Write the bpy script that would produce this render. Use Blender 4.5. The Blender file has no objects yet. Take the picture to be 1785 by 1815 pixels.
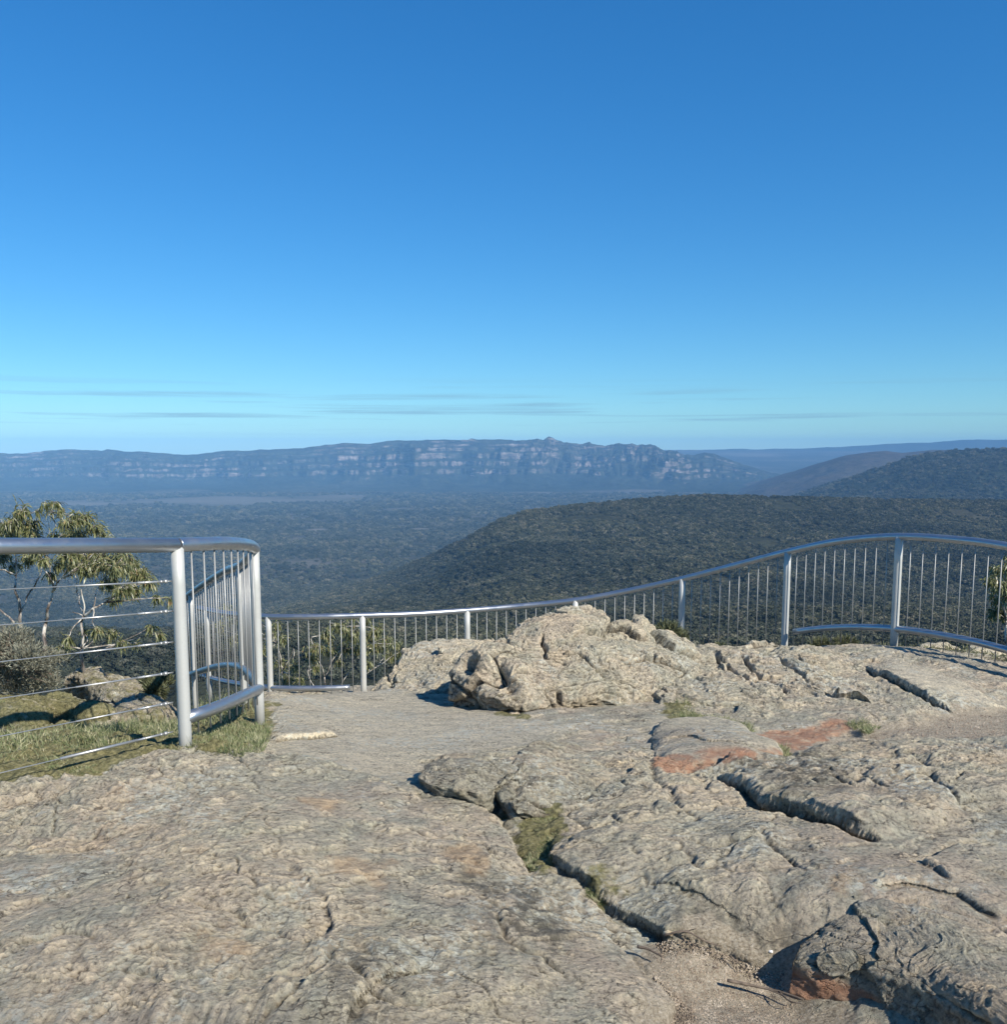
import bpy, math, random
import numpy as np
from math import radians as R
random.seed(7)
rng = np.random.default_rng(11)
sc = bpy.context.scene
F = 1650.0; CX = 892.5; PY0 = 998.0; PITCH = R(7.0); EYE = 1.6

# ------------------------------------------------------------------ camera
cam_d = bpy.data.cameras.new('camera'); cam = bpy.data.objects.new('camera', cam_d)
sc.collection.objects.link(cam); sc.camera = cam
cam.location = (0, 0, EYE); cam.rotation_euler = (R(90) - PITCH, 0, 0)
cam_d.sensor_fit = 'VERTICAL'; cam_d.sensor_height = 36; cam_d.sensor_width = 36
cam_d.lens = F / 1815.0 * 36
cam_d.shift_y = (PY0 - 907.5) / 1815.0
cam_d.clip_start = 0.05; cam_d.clip_end = 200000

# ------------------------------------------------------------------ light
SUN_AZ, SUN_EL = R(135), R(37)
sc.view_settings.view_transform = 'Standard'; sc.view_settings.look = 'None'
sc.view_settings.gamma = 1.0; sc.view_settings.exposure = 0.36
sun_d = bpy.data.lights.new('sun', 'SUN'); sun_d.energy = 5.0; sun_d.angle = R(0.5); sun_d.color = (1.0, .94, .84)
sun = bpy.data.objects.new('sun', sun_d); sc.collection.objects.link(sun)
sun.rotation_euler = (R(90) - SUN_EL, 0, math.pi - SUN_AZ)   # lamp -Z points away from the sun
sun.location = (0, 0, 500)

world = bpy.data.worlds.new('World'); sc.world = world; world.use_nodes = True
nt = world.node_tree; nt.nodes.clear()
def nn(t, kind, **kw):
    n = t.nodes.new(kind)
    for k, v in kw.items(): setattr(n, k, v)
    return n
sky = nn(nt, 'ShaderNodeTexSky', sky_type='NISHITA', sun_disc=False, sun_elevation=SUN_EL, sun_rotation=SUN_AZ,
         altitude=0, air_density=1.0, dust_density=0.0, ozone_density=6.0)
gam = nn(nt, 'ShaderNodeGamma'); gam.inputs['Gamma'].default_value = .8
hsv = nn(nt, 'ShaderNodeHueSaturation'); hsv.inputs['Saturation'].default_value = 1.34
tnt = nn(nt, 'ShaderNodeMix', data_type='RGBA', blend_type='MULTIPLY'); tnt.inputs['Factor'].default_value = 1; tnt.inputs['B'].default_value = (.63, 1.01, 1.19, 1)
tc = nn(nt, 'ShaderNodeTexCoord'); sep = nn(nt, 'ShaderNodeSeparateXYZ')
mp = nn(nt, 'ShaderNodeMapping'); mp.inputs['Scale'].default_value = (2.2, 2.2, 95)
cn = nn(nt, 'ShaderNodeTexNoise'); cn.inputs['Scale'].default_value = 1.6; cn.inputs['Detail'].default_value = 6; cn.inputs['Roughness'].default_value = .55
cr = nn(nt, 'ShaderNodeMapRange'); cr.inputs['From Min'].default_value = .53; cr.inputs['From Max'].default_value = .70
band = nn(nt, 'ShaderNodeValToRGB')
e = band.color_ramp.elements
e[0].position = .012; e[0].color = (0,0,0,1); e[1].position = .030; e[1].color = (1,1,1,1)
x = e.new(.052); x.color = (.7,.7,.7,1); x = e.new(.075); x.color = (0,0,0,1)
mu = nn(nt, 'ShaderNodeMath', operation='MULTIPLY'); mu2 = nn(nt, 'ShaderNodeMath', operation='MULTIPLY'); mu2.inputs[1].default_value = .75
mx = nn(nt, 'ShaderNodeMix', data_type='RGBA'); mx.inputs['B'].default_value = (1.4, 2.5, 3.45, 1)
bg = nn(nt, 'ShaderNodeBackground'); bg.inputs['Strength'].default_value = 0.124
out = nn(nt, 'ShaderNodeOutputWorld')
L = nt.links.new
L(sky.outputs[0], gam.inputs[0]); L(gam.outputs[0], hsv.inputs['Color']); L(tc.outputs['Generated'], sep.inputs[0]); L(tc.outputs['Generated'], mp.inputs[0])
L(mp.outputs[0], cn.inputs['Vector']); L(cn.outputs['Fac'], cr.inputs['Value']); L(sep.outputs['Z'], band.inputs[0])
L(cr.outputs[0], mu.inputs[0]); L(band.outputs[0], mu.inputs[1]); L(mu.outputs[0], mu2.inputs[0])
L(mu2.outputs[0], mx.inputs['Factor']); L(hsv.outputs[0], tnt.inputs['A']); L(tnt.outputs['Result'], mx.inputs['A']); L(mx.outputs['Result'], bg.inputs['Color']); L(bg.outputs[0], out.inputs[0])

# ------------------------------------------------------------------ helpers
def smooth(a, b, v):
    t = np.clip((v - a) / (b - a), 0, 1); return t * t * (3 - 2 * t)
_H = rng.permutation(4096).astype(np.int64)
_G = rng.normal(size=(4096, 3)); _G /= np.linalg.norm(_G, axis=1)[:, None]; _G = _G.astype(np.float32)
def perlin(x, y, z=None):
    x = np.asarray(x, np.float64); y = np.asarray(y, np.float64)
    z = np.zeros_like(x) if z is None else np.asarray(z, np.float64)
    xi = np.floor(x).astype(np.int64); yi = np.floor(y).astype(np.int64); zi = np.floor(z).astype(np.int64)
    xf = (x - xi).astype(np.float32); yf = (y - yi).astype(np.float32); zf = (z - zi).astype(np.float32)
    f = lambda t: t * t * t * (t * (t * 6 - 15) + 10)
    u, v, w = f(xf), f(yf), f(zf)
    flat = not np.any(z)
    res = 0
    for dz in ((0,) if flat else (0, 1)):
        wz = 1 if flat else (w if dz else 1 - w)
        for dy in (0, 1):
            wy = v if dy else 1 - v
            for dx in (0, 1):
                wx = u if dx else 1 - u
                h = _H[(_H[(_H[(xi + dx) & 4095] + yi + dy) & 4095] + zi + dz) & 4095]
                g = _G[h]
                res = res + wx * wy * wz * (g[..., 0] * (xf - dx) + g[..., 1] * (yf - dy) + g[..., 2] * (zf - dz))
    return res * 1.5
def fbm(x, y, z=None, o=4, gain=.5, ridged=False):
    a = 1.0; s = 0; f = 1.0
    for i in range(o):
        n = perlin(x * f + 17.3 * i, y * f - 9.1 * i, None if z is None else z * f + 3.7 * i)
        s = s + a * ((1 - 2 * np.abs(n)) if ridged else n)
        a *= gain; f *= 2.03
    return s
def worley(x, y, seed=0):
    xi = np.floor(x).astype(np.int64); yi = np.floor(y).astype(np.int64)
    f1 = np.full(x.shape, 9.0); f2 = np.full(x.shape, 9.0)
    for dy in (-1, 0, 1):
        for dx in (-1, 0, 1):
            h = _H[(_H[(xi + dx + seed) & 4095] + yi + dy) & 4095]
            px = xi + dx + (h & 63) / 63.0; py = yi + dy + ((h >> 6) & 63) / 63.0
            d = np.hypot(px - x, py - y)
            m = d < f1
            f2 = np.where(m, f1, np.minimum(f2, d)); f1 = np.where(m, d, f1)
    return f1, f2
def rayd(px, py):
    xc = (px - CX) / F; yc = -(py - PY0) / F
    c, s = math.cos(PITCH), math.sin(PITCH)
    return np.array([xc, c + yc * s, yc * c - s])
def at(px, py, Y):
    d = rayd(px, py); t = Y / d[1]
    return np.array([d[0] * t, Y, EYE + d[2] * t])
def tps_fit(P, z, lam=1e-4):
    P = np.asarray(P, float); n = len(P)
    d = np.linalg.norm(P[:, None] - P[None], axis=2)
    K = np.where(d > 0, d * d * np.log(d + 1e-12), 0) + lam * np.eye(n)
    A = np.zeros((n + 3, n + 3)); A[:n, :n] = K; A[:n, n] = 1; A[:n, n+1:] = P; A[n, :n] = 1; A[n+1:, :n] = P.T
    w = np.linalg.solve(A, np.r_[z, 0, 0, 0])
    def ev(x, y):
        x = np.asarray(x, float); r = w[n] + w[n+1] * x + w[n+2] * y
        for i in range(n):
            q = (x - P[i, 0])**2 + (y - P[i, 1])**2 + 1e-12
            r = r + w[i] * .5 * q * np.log(q)
        return r
    return ev
def poly_dist(x, y, poly, closed=False):
    """unsigned distance, side sign (+ = left of travel), arc position 0..1"""
    poly = np.asarray(poly, float)
    if closed: poly = np.vstack([poly, poly[:1]])
    best = np.full(x.shape, 1e9); sg = np.zeros(x.shape); s = np.zeros(x.shape); bc = np.zeros(x.shape)
    seg = np.linalg.norm(np.diff(poly, axis=0), axis=1); tot = seg.sum(); acc = 0
    for i in range(len(poly) - 1):
        a, b = poly[i], poly[i+1]; ab = b - a
        t = np.clip(((x - a[0]) * ab[0] + (y - a[1]) * ab[1]) / (ab @ ab + 1e-12), 0, 1)
        dx = x - a[0] - t * ab[0]; dy = y - a[1] - t * ab[1]; d = np.hypot(dx, dy)
        crs = (ab[0] * (y - a[1]) - ab[1] * (x - a[0])) / (math.hypot(*ab) + 1e-12)
        m = (d < best - 1e-9) | ((d < best + 1e-9) & (np.abs(crs) > bc)); best = np.where(m, d, best); bc = np.where(m, np.abs(crs), bc)
        sg = np.where(m, np.sign(crs), sg); s = np.where(m, (acc + t * seg[i]) / tot, s)
        acc += seg[i]
    return best, sg, s
def inside(x, y, poly):
    poly = np.asarray(poly, float); c = np.zeros(x.shape, bool); n = len(poly)
    for i in range(n):
        (x1, y1), (x2, y2) = poly[i], poly[(i + 1) % n]
        if y1 == y2: continue
        c ^= ((y1 > y) != (y2 > y)) & (x < (x2 - x1) * (y - y1) / (y2 - y1) + x1)
    return c
def sd(x, y, poly):
    d, _, _ = poly_dist(x, y, poly, True)
    return np.where(inside(x, y, poly), d, -d)

def mesh_data(name, V, Fq, mat=None, smooth_=True):
    me = bpy.data.meshes.new(name)
    V = np.ascontiguousarray(V, np.float32)
    if isinstance(Fq, np.ndarray):
        k = Fq.shape[1]; nf = len(Fq)
        me.vertices.add(len(V)); me.vertices.foreach_set('co', V.ravel())
        me.loops.add(nf * k); me.loops.foreach_set('vertex_index', np.ascontiguousarray(Fq, np.int32).ravel())
        me.polygons.add(nf); me.polygons.foreach_set('loop_start', np.arange(0, nf * k, k, dtype=np.int32))
        me.update(calc_edges=True)
    else:
        me.from_pydata(V.tolist(), [], Fq); me.update()
    if smooth_: me.polygons.foreach_set('use_smooth', np.ones(len(me.polygons), bool) if isinstance(Fq, np.ndarray) else np.array([len(f) <= 4 for f in Fq]))
    if mat: me.materials.append(mat)
    return me
def attr(me, name, vals):
    a = me.attributes.new(name, 'FLOAT', 'POINT'); a.data.foreach_set('value', np.ascontiguousarray(vals, np.float32).ravel())
def tag(o, label=None, cat=None, group=None, kind=None):
    for k, v in (('label', label), ('category', cat), ('group', group), ('kind', kind)):
        if v: o[k] = v
    return o
def obj(name, V, Fq, mat, parent=None, loc=None, smooth_=True, attrs=None):
    """V in world coordinates"""
    V = np.asarray(V, float)
    if parent is not None: org = np.array(parent['_w'])
    else: org = np.zeros(3) if loc is None else np.asarray(loc, float)
    me = mesh_data(name, V - org, Fq, mat, smooth_)
    if attrs:
        for k, v in attrs.items(): attr(me, k, v)
    o = bpy.data.objects.new(name, me); sc.collection.objects.link(o)
    if parent is not None: o.parent = parent
    else: o.location = org
    return o
def thing(name, loc, label, cat, group=None):
    o = bpy.data.objects.new(name, None); sc.collection.objects.link(o)
    o.location = loc; o['_w'] = [float(v) for v in loc]; o.empty_display_size = .1
    return tag(o, label, cat, group)
def sweep(pts, rad, seg=12, cap=True):
    pts = np.asarray(pts, float); n = len(pts)
    rad = np.broadcast_to(np.asarray(rad, float), (n,))
    tang = np.gradient(pts, axis=0); tang /= np.linalg.norm(tang, axis=1)[:, None] + 1e-12
    up = np.array([0, 0, 1.0]) if abs(tang[0, 2]) < .9 else np.array([1.0, 0, 0])
    V = []; nrm = np.cross(tang[0], up); nrm /= np.linalg.norm(nrm)
    th = np.linspace(0, 2 * np.pi, seg, endpoint=False)
    for i in range(n):
        nrm = nrm - tang[i] * (nrm @ tang[i]); nrm /= np.linalg.norm(nrm) + 1e-12
        b = np.cross(tang[i], nrm)
        V.append(pts[i] + rad[i] * (np.cos(th)[:, None] * nrm + np.sin(th)[:, None] * b))
    V = np.vstack(V); Fc = []
    for i in range(n - 1):
        for j in range(seg):
            a = i * seg + j; b2 = i * seg + (j + 1) % seg
            Fc.append((a, b2, b2 + seg, a + seg))
    if cap:
        Fc.append(tuple(range(seg - 1, -1, -1))); Fc.append(tuple(range((n - 1) * seg, n * seg)))
    return V, Fc
def join(parts):
    V = []; Fc = []; o = 0
    for v, f in parts:
        V.append(v); Fc += [tuple(i + o for i in q) for q in f]; o += len(v)
    return np.vstack(V), Fc
def catmull(P, n=8):
    P = np.asarray(P, float); Q = np.vstack([2 * P[0] - P[1], P, 2 * P[-1] - P[-2]]); out_ = []
    for i in range(1, len(Q) - 2):
        for t in np.linspace(0, 1, n, endpoint=False):
            p0, p1, p2, p3 = Q[i-1], Q[i], Q[i+1], Q[i+2]
            out_.append(.5 * (2*p1 + (p2-p0)*t + (2*p0-5*p1+4*p2-p3)*t*t + (3*p1-p0-3*p2+p3)*t**3))
    out_.append(P[-1]); return np.array(out_)
def grid_faces(nr, nc, wrap=False):
    i = np.arange(nr - 1)[:, None]; j = np.arange(nc if wrap else nc - 1)[None]
    a = i * nc + j; b = i * nc + (j + 1) % nc
    return np.stack([a, b, b + nc, a + nc], -1).reshape(-1, 4)

# ------------------------------------------------------------------ materials
class MB:
    def __init__(s, name):
        s.m = bpy.data.materials.new(name); s.m.use_nodes = True; s.t = s.m.node_tree; s.t.nodes.clear()
        s.out = s.n('ShaderNodeOutputMaterial'); s.p = s.n('ShaderNodeBsdfPrincipled'); s.l(s.p.outputs[0], s.out.inputs[0])
    def n(s, k, **kw): return nn(s.t, k, **kw)
    def l(s, a, b): s.t.links.new(a, b)
    def val(s, i, v):
        if hasattr(v, 'is_output') or isinstance(v, bpy.types.NodeSocket): s.l(v, i)
        else: i.default_value = v
    def pos(s, scale=(1, 1, 1), rot=(0, 0, 0)):
        g = s.n('ShaderNodeNewGeometry'); m = s.n('ShaderNodeMapping'); m.inputs['Scale'].default_value = scale; m.inputs['Rotation'].default_value = rot
        s.l(g.outputs['Position'], m.inputs[0]); return m.outputs[0]
    def noise(s, scale, detail=5, rough=.55, vec=None, dist=0):
        n = s.n('ShaderNodeTexNoise'); n.inputs['Scale'].default_value = scale; n.inputs['Detail'].default_value = detail
        n.inputs['Roughness'].default_value = rough; n.inputs['Distortion'].default_value = dist
        s.l(vec if vec is not None else s.pos(), n.inputs['Vector']); return n.outputs['Fac']
    def mr(s, v, a, b, c=0., d=1.):
        n = s.n('ShaderNodeMapRange', interpolation_type='SMOOTHSTEP'); s.l(v, n.inputs['Value'])
        for k, q in (('From Min', a), ('From Max', b), ('To Min', c), ('To Max', d)): n.inputs[k].default_value = q
        return n.outputs[0]
    def ma(s, op, a, b):
        n = s.n('ShaderNodeMath', operation=op); s.val(n.inputs[0], a); s.val(n.inputs[1], b); return n.outputs[0]
    def mix(s, f, a, b, mode='MIX'):
        n = s.n('ShaderNodeMix', data_type='RGBA', blend_type=mode); s.val(n.inputs['Factor'], f)
        s.val(n.inputs['A'], a if not isinstance(a, tuple) else (*a, 1)); s.val(n.inputs['B'], b if not isinstance(b, tuple) else (*b, 1)); return n.outputs['Result']
    def ramp(s, v, stops):
        n = s.n('ShaderNodeValToRGB'); el = n.color_ramp.elements
        while len(el) > 1: el.remove(el[-1])
        el[0].position = stops[0][0]; el[0].color = (*stops[0][1], 1)
        for p, c in stops[1:]: q = el.new(p); q.color = (*c, 1)
        s.l(v, n.inputs[0]); return n.outputs[0]
    def at(s, name):
        n = s.n('ShaderNodeAttribute', attribute_name=name); return n.outputs['Fac']
    def bump(s, h, dist, strength=1.0, prev=None):
        n = s.n('ShaderNodeBump'); n.inputs['Strength'].default_value = strength; n.inputs['Distance'].default_value = dist
        s.l(h, n.inputs['Height'])
        if prev is not None: s.l(prev, n.inputs['Normal'])
        return n.outputs[0]
    def set(s, **kw):
        for k, v in kw.items(): s.val(s.p.inputs[k.replace('_', ' ')], (*v, 1) if isinstance(v, tuple) else v)
        return s

def rock_material():
    b = MB('sandstone'); P = b.pos()
    streak = b.pos((1.0, 2.3, 2.6), (0, 0, R(14)))
    big = b.noise(1.0, 8, .66, P, .2); mid = b.noise(4.5, 9, .68, P, .1); st = b.noise(6.5, 9, .72, streak, .15); fine = b.noise(55, 6, .7, P)
    sp = b.noise(140, 3, .7, P)
    c = b.ramp(big, [(.30, (.335, .32, .258)), (.43, (.41, .375, .292)), (.54, (.475, .41, .315)), (.70, (.43, .35, .272))])
    c = b.mix(b.mr(mid, .46, .62, 0, .75), c, (.37, .36, .29))                        # grey green weathering skin
    c = b.mix(b.mr(b.noise(2.1, 7, .6, b.pos((1, 1, 1), (0, 0, 2.)), .5), .56, .68, 0, .4), c, (.50, .385, .26))   # warm iron patches
    c = b.mix(b.ma('MULTIPLY', b.at('pale'), .85), c, (.60, .53, .40))
    v = b.ramp(st, [(.25, (.62,) * 3), (.45, (.95,) * 3), (.62, (1.13,) * 3), (.8, (.85,) * 3)])
    c = b.mix(.85, c, v, 'MULTIPLY')
    c = b.mix(.8, c, b.ramp(fine, [(.33, (.26, .25, .24)), (.45, (.96, .96, .96)), (.58, (1.28, 1.26, 1.2))]), 'MULTIPLY')
    c = b.mix(.7, c, b.ramp(b.noise(17, 7, .75, P), [(.32, (.48, .46, .44)), (.46, (1, 1, 1)), (.62, (1.2, 1.18, 1.1))]), 'MULTIPLY')
    # pale crusty lichen, in broken rosettes
    li = b.ma('MULTIPLY', b.mr(b.noise(1.7, 5, .6, b.pos((1, 1, 1), (0, 0, 1.)), .3), .49, .60), b.mr(b.noise(24, 6, .75, P), .49, .57))
    c = b.mix(b.ma('MULTIPLY', li, .8), c, (.60, .60, .51))
    # black lichen specks
    dk = b.ma('MULTIPLY', b.mr(b.noise(1.3, 6, .65, b.pos((1, 1, 1), (0, 0, 4.)), .5), .46, .62), b.mr(b.noise(34, 7, .75, P), .555, .61))
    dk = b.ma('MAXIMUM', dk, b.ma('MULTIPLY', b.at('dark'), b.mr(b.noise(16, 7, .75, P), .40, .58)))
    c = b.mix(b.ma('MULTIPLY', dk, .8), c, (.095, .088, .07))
    # hairline cracks
    wv = b.n('ShaderNodeVectorMath', operation='ADD'); nc = b.n('ShaderNodeTexNoise'); nc.inputs['Scale'].default_value = 3.; nc.inputs['Detail'].default_value = 5
    b.l(b.pos((1, 2.0, 1.6), (0, 0, R(20))), nc.inputs['Vector'])
    b.l(nc.outputs['Color'], wv.inputs[0]); b.l(b.pos((1, 2.0, 1.6), (0, 0, R(20))), wv.inputs[1])
    vo = b.n('ShaderNodeTexVoronoi', feature='DISTANCE_TO_EDGE'); vo.inputs['Scale'].default_value = 2.3; b.l(wv.outputs[0], vo.inputs['Vector'])
    ck = b.ma('MULTIPLY', b.mr(vo.outputs['Distance'], .0, .02, 1, 0), b.mr(b.noise(2.2, 4, .6, b.pos((1, 1, 1), (0, 0, 5.))), .50, .60))
    ck = b.ma('MULTIPLY', ck, b.ma('SUBTRACT', 1.0, b.at('sand')))
    c = b.mix(b.ma('MULTIPLY', ck, .65), c, (.12, .10, .08))
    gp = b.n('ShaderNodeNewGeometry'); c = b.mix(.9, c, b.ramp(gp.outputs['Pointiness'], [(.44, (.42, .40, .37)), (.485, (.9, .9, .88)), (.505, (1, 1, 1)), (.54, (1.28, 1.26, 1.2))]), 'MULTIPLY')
    # rust orange, sand, moss
    org = b.mr(b.ma('ADD', b.at('orange'), b.ma('MULTIPLY', b.ma('SUBTRACT', mid, .5), 1.4)), .30, .85)
    c = b.mix(b.ma('MULTIPLY', org, .78), c, b.ramp(b.noise(12, 6, .6, P), [(.35, (.44, .21, .12)), (.5, (.50, .26, .155)), (.65, (.52, .37, .25))]))
    c = b.mix(b.ma('MULTIPLY', b.mr(b.ma('ADD', b.at('ochre'), b.ma('MULTIPLY', b.ma('SUBTRACT', mid, .5), 2.2)), .45, 1.1), .6), c, (.50, .34, .20))
    sd_ = b.mr(b.ma('ADD', b.at('sand'), b.ma('MULTIPLY', b.ma('SUBTRACT', b.noise(9, 7, .7, P), .5), 1.1)), .4, .62)
    sc_ = b.ramp(b.noise(90, 4, .75, P), [(.30, (.13, .105, .075)), (.42, (.36, .30, .215)), (.55, (.48, .41, .30)), (.70, (.62, .55, .44))])
    c = b.mix(sd_, c, sc_)
    ms = b.mr(b.ma('ADD', b.at('moss'), b.ma('MULTIPLY', b.ma('SUBTRACT', b.noise(11, 7, .7, P), .5), 1.5)), .42, .72)
    c = b.mix(b.ma('MULTIPLY', ms, .9), c, b.ramp(b.noise(38, 6, .7, P), [(.32, (.06, .055, .025)), (.46, (.17, .16, .06)), (.58, (.30, .27, .12)), (.72, (.42, .36, .21))]))
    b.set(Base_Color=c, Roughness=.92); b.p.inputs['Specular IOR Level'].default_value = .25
    bw = b.bump(st, .035, .8); bw = b.bump(mid, .05, .8, bw); bw = b.bump(b.noise(19, 8, .75, P, .3), .026, 1., bw)
    bw = b.bump(fine, .013, 1., bw); bw = b.bump(ck, -.012, .9, bw); bw = b.bump(sp, .0022, .8, bw)
    b.l(bw, b.p.inputs['Normal']); return b.m
ROCK = rock_material()

def metal(name, base, metallic, rough):
    b = MB(name); P = b.pos()
    n = b.noise(9, 6, .6, P); n2 = b.noise(60, 5, .7, P)
    c = b.mix(b.mr(n, .4, .7, 0, .45), base, tuple(v * .78 for v in base)); c = b.mix(b.mr(n2, .6, .72, 0, .35), c, tuple(v * .55 for v in base))
    b.set(Base_Color=c, Metallic=metallic, Roughness=b.mr(n, .35, .65, rough - .06, rough + .1))
    b.l(b.bump(n2, .0006, .4), b.p.inputs['Normal']); return b.m
GALV = metal('galvanised_steel', (.50, .50, .465), .2, .55)
BAR = metal('baluster_steel', (.33, .33, .315), .3, .45)
RAIL = metal('brushed_steel_rail', (.44, .46, .48), .88, .36)
WIRE = metal('stainless_wire', (.5, .5, .48), .7, .4)

def leaf_mat(name, cols, rough=.5):
    b = MB(name); P = b.pos()
    c = b.ramp(b.noise(26, 2, .5, P), [(.30, cols[0]), (.45, cols[1]), (.58, cols[2]), (.72, cols[3])])
    b.set(Base_Color=c, Roughness=rough)
    tr = b.n('ShaderNodeBsdfTranslucent'); b.l(c, tr.inputs[0]); ms = b.n('ShaderNodeMixShader'); ms.inputs[0].default_value = .22
    b.l(b.p.outputs[0], ms.inputs[1]); b.l(tr.outputs[0], ms.inputs[2]); b.l(ms.outputs[0], b.out.inputs[0]); return b.m
GUMLEAF = leaf_mat('gum_leaf', [(.04, .05, .02), (.14, .155, .06), (.26, .27, .13), (.36, .25, .12)], .38)
HEATH = leaf_mat('heath_leaf', [(.09, .08, .055), (.19, .18, .125), (.32, .325, .24), (.42, .40, .31)], .7)
SCRUB = leaf_mat('scrub_leaf', [(.05, .055, .025), (.10, .11, .05), (.16, .17, .08), (.24, .22, .12)], .6)
GRASS = leaf_mat('grass_blade', [(.08, .11, .035), (.20, .235, .10), (.36, .35, .19), (.58, .52, .34)], .6)
b = MB('gum_bark'); n = b.noise(14, 5, .6, b.pos((1, 1, .35)))
b.set(Base_Color=b.ramp(n, [(.36, (.05, .04, .035)), (.47, (.22, .19, .16)), (.55, (.52, .48, .41)), (.7, (.66, .62, .54))]), Roughness=.8); BARK = b.m
b = MB('dead_wood'); n = b.noise(40, 5, .6, b.pos())
b.set(Base_Color=b.ramp(n, [(.35, (.05, .038, .028)), (.6, (.17, .13, .095))]), Roughness=.9); WOOD = b.m
b = MB('dry_leaf'); n = b.noise(30, 3, .6, b.pos())
b.set(Base_Color=b.ramp(n, [(.35, (.28, .19, .10)), (.6, (.55, .46, .30))]), Roughness=.8); DRY = b.m
b = MB('pebble'); n = b.noise(16, 3, .6, b.pos())
b.set(Base_Color=b.ramp(n, [(.32, (.08, .06, .045)), (.5, (.28, .22, .155)), (.66, (.46, .39, .30))]), Roughness=.9); PEB = b.m

# ================================================================== near ground
# control points: (px, py, z) on the sloping rock shelf, depth follows from z
GP = [(0,1815,.03),(400,1815,.06),(800,1815,.0),(1150,1815,-.10),(1350,1815,-.15),(1600,1815,-.16),(1785,1815,-.10),
 (-200,1650,.05),(200,1600,.08),(600,1600,.04),(880,1620,.0),(1100,1740,-.06),(0,1450,.0),(200,1400,.03),(330,1345,.01),(450,1345,.03),
 (600,1375,-.04),(720,1400,-.08),(850,1470,-.06),(945,1500,-.10),(1060,1600,-.10),(1150,1660,-.12),(1250,1750,-.17),(1380,1700,-.16),
 (1100,1500,-.02),(1300,1550,-.02),(1200,1640,-.06),(1400,1620,-.03),(1600,1500,.02),(1785,1440,.05),(1785,1345,-.03),(1500,1360,-.07),(1640,1335,-.05),
 (1350,1400,-.08),(1180,1400,-.06),(1050,1360,-.08),(1500,1315,-.26),(1620,1290,-.29),(1700,1275,-.31),(1785,1262,-.33),
 (500,1300,-.15),(700,1310,-.20),(620,1250,-.45),(850,1290,-.24),(480,1235,-.36),(760,1250,-.45),(700,1225,-.62),(560,1236,-.62),
 (890,1268,-.33),(1000,1260,-.32),(1100,1260,-.30),(1250,1280,-.30),(1400,1310,-.28),
 (1680,1215,-.27),(1785,1248,-.33),(1595,1145,-.36),(1560,1180,-.30),(1450,1150,-.5),
 (0,1375,.0),(150,1350,-.04),(60,1300,-.18),(200,1290,-.22),(300,1285,-.22),(80,1240,-.45),(400,1300,-.14),(380,1270,-.3)]
pts = [];
for px, py, z in GP:
    d = rayd(px, py); t = (z - EYE) / d[2]; pts.append((d[0]*t, d[1]*t, z))
pts += [(-3,1,.05),(0,0,.05),(3,0,0),(-6,-3,.1),(0,-4,.1),(6,-3,.1),(-6,3,-.05),(6,3,.1),(7,6,-.1),(8,9,-.5),(6,11,-.9),(3.5,12,-1.2),(5,8,-.35),(5.6,7,-.3),
        (1.6,10,-.9),(0,10,-1.1),(-1,9.6,-1.2),(0,12,-1.55),(-1.8,11.6,-1.52),(-2.8,11,-1.45),(-3.3,10.5,-1.5),(1,12.1,-1.35),(2.2,11.5,-1.1),(3.2,10.4,-.85),(-2.5,8.5,-.95),
        (-4,8,-.75),(-6,7,-.6),(-8,8,-.9),(-8,4,-.3),(-2.6,7.2,-.72),(-3.4,9,-1.1),(-9,0,0),(9,0,0),(10,6,-.3),(9,-4,0),(-9,-4,0)]
pts = np.array(pts)
_ev = tps_fit(pts[:, :2], pts[:, 2], .002)
gx0, gy0, gs = -14.0, -6.0, .05
_gx = np.arange(gx0, 14.01, gs); _gy = np.arange(gy0, 18.01, gs)
_GZ = np.clip(_ev(*np.meshgrid(_gx, _gy)), -3, .4)
def base(x, y):
    fx = np.clip((np.asarray(x, float) - gx0) / gs, 0, len(_gx) - 1.001); fy = np.clip((np.asarray(y, float) - gy0) / gs, 0, len(_gy) - 1.001)
    i = fx.astype(int); j = fy.astype(int); u = fx - i; v = fy - j
    return (_GZ[j, i]*(1-u)*(1-v) + _GZ[j, i+1]*u*(1-v) + _GZ[j+1, i]*(1-u)*v + _GZ[j+1, i+1]*u*v)
def G(px, py, h=0.0):
    """point where the ray meets the ground (raised by h)"""
    d = rayd(px, py); prev = None
    for Y in np.arange(1.2, 14, .02):
        t = Y / d[1]; z = EYE + d[2] * t; g = float(base(d[0] * t, Y)) + h
        if z <= g: return np.array([d[0] * t, Y, g])
    return at(px, py, 12.0)
def GL(pl, h=0): return [G(p[0], p[1], h)[:2] for p in pl]

RIM = [(-30,6.0),(-12,8.6),(-6,9.2),(-4.2,9.6),(-3.7,10.9),(-3.2,12.0),(-1.5,12.6),(1,13.0),(2.6,12.6),(4,11.6),(6,11.6),(9,11.2),(14,10.5),(30,8)]
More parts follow.
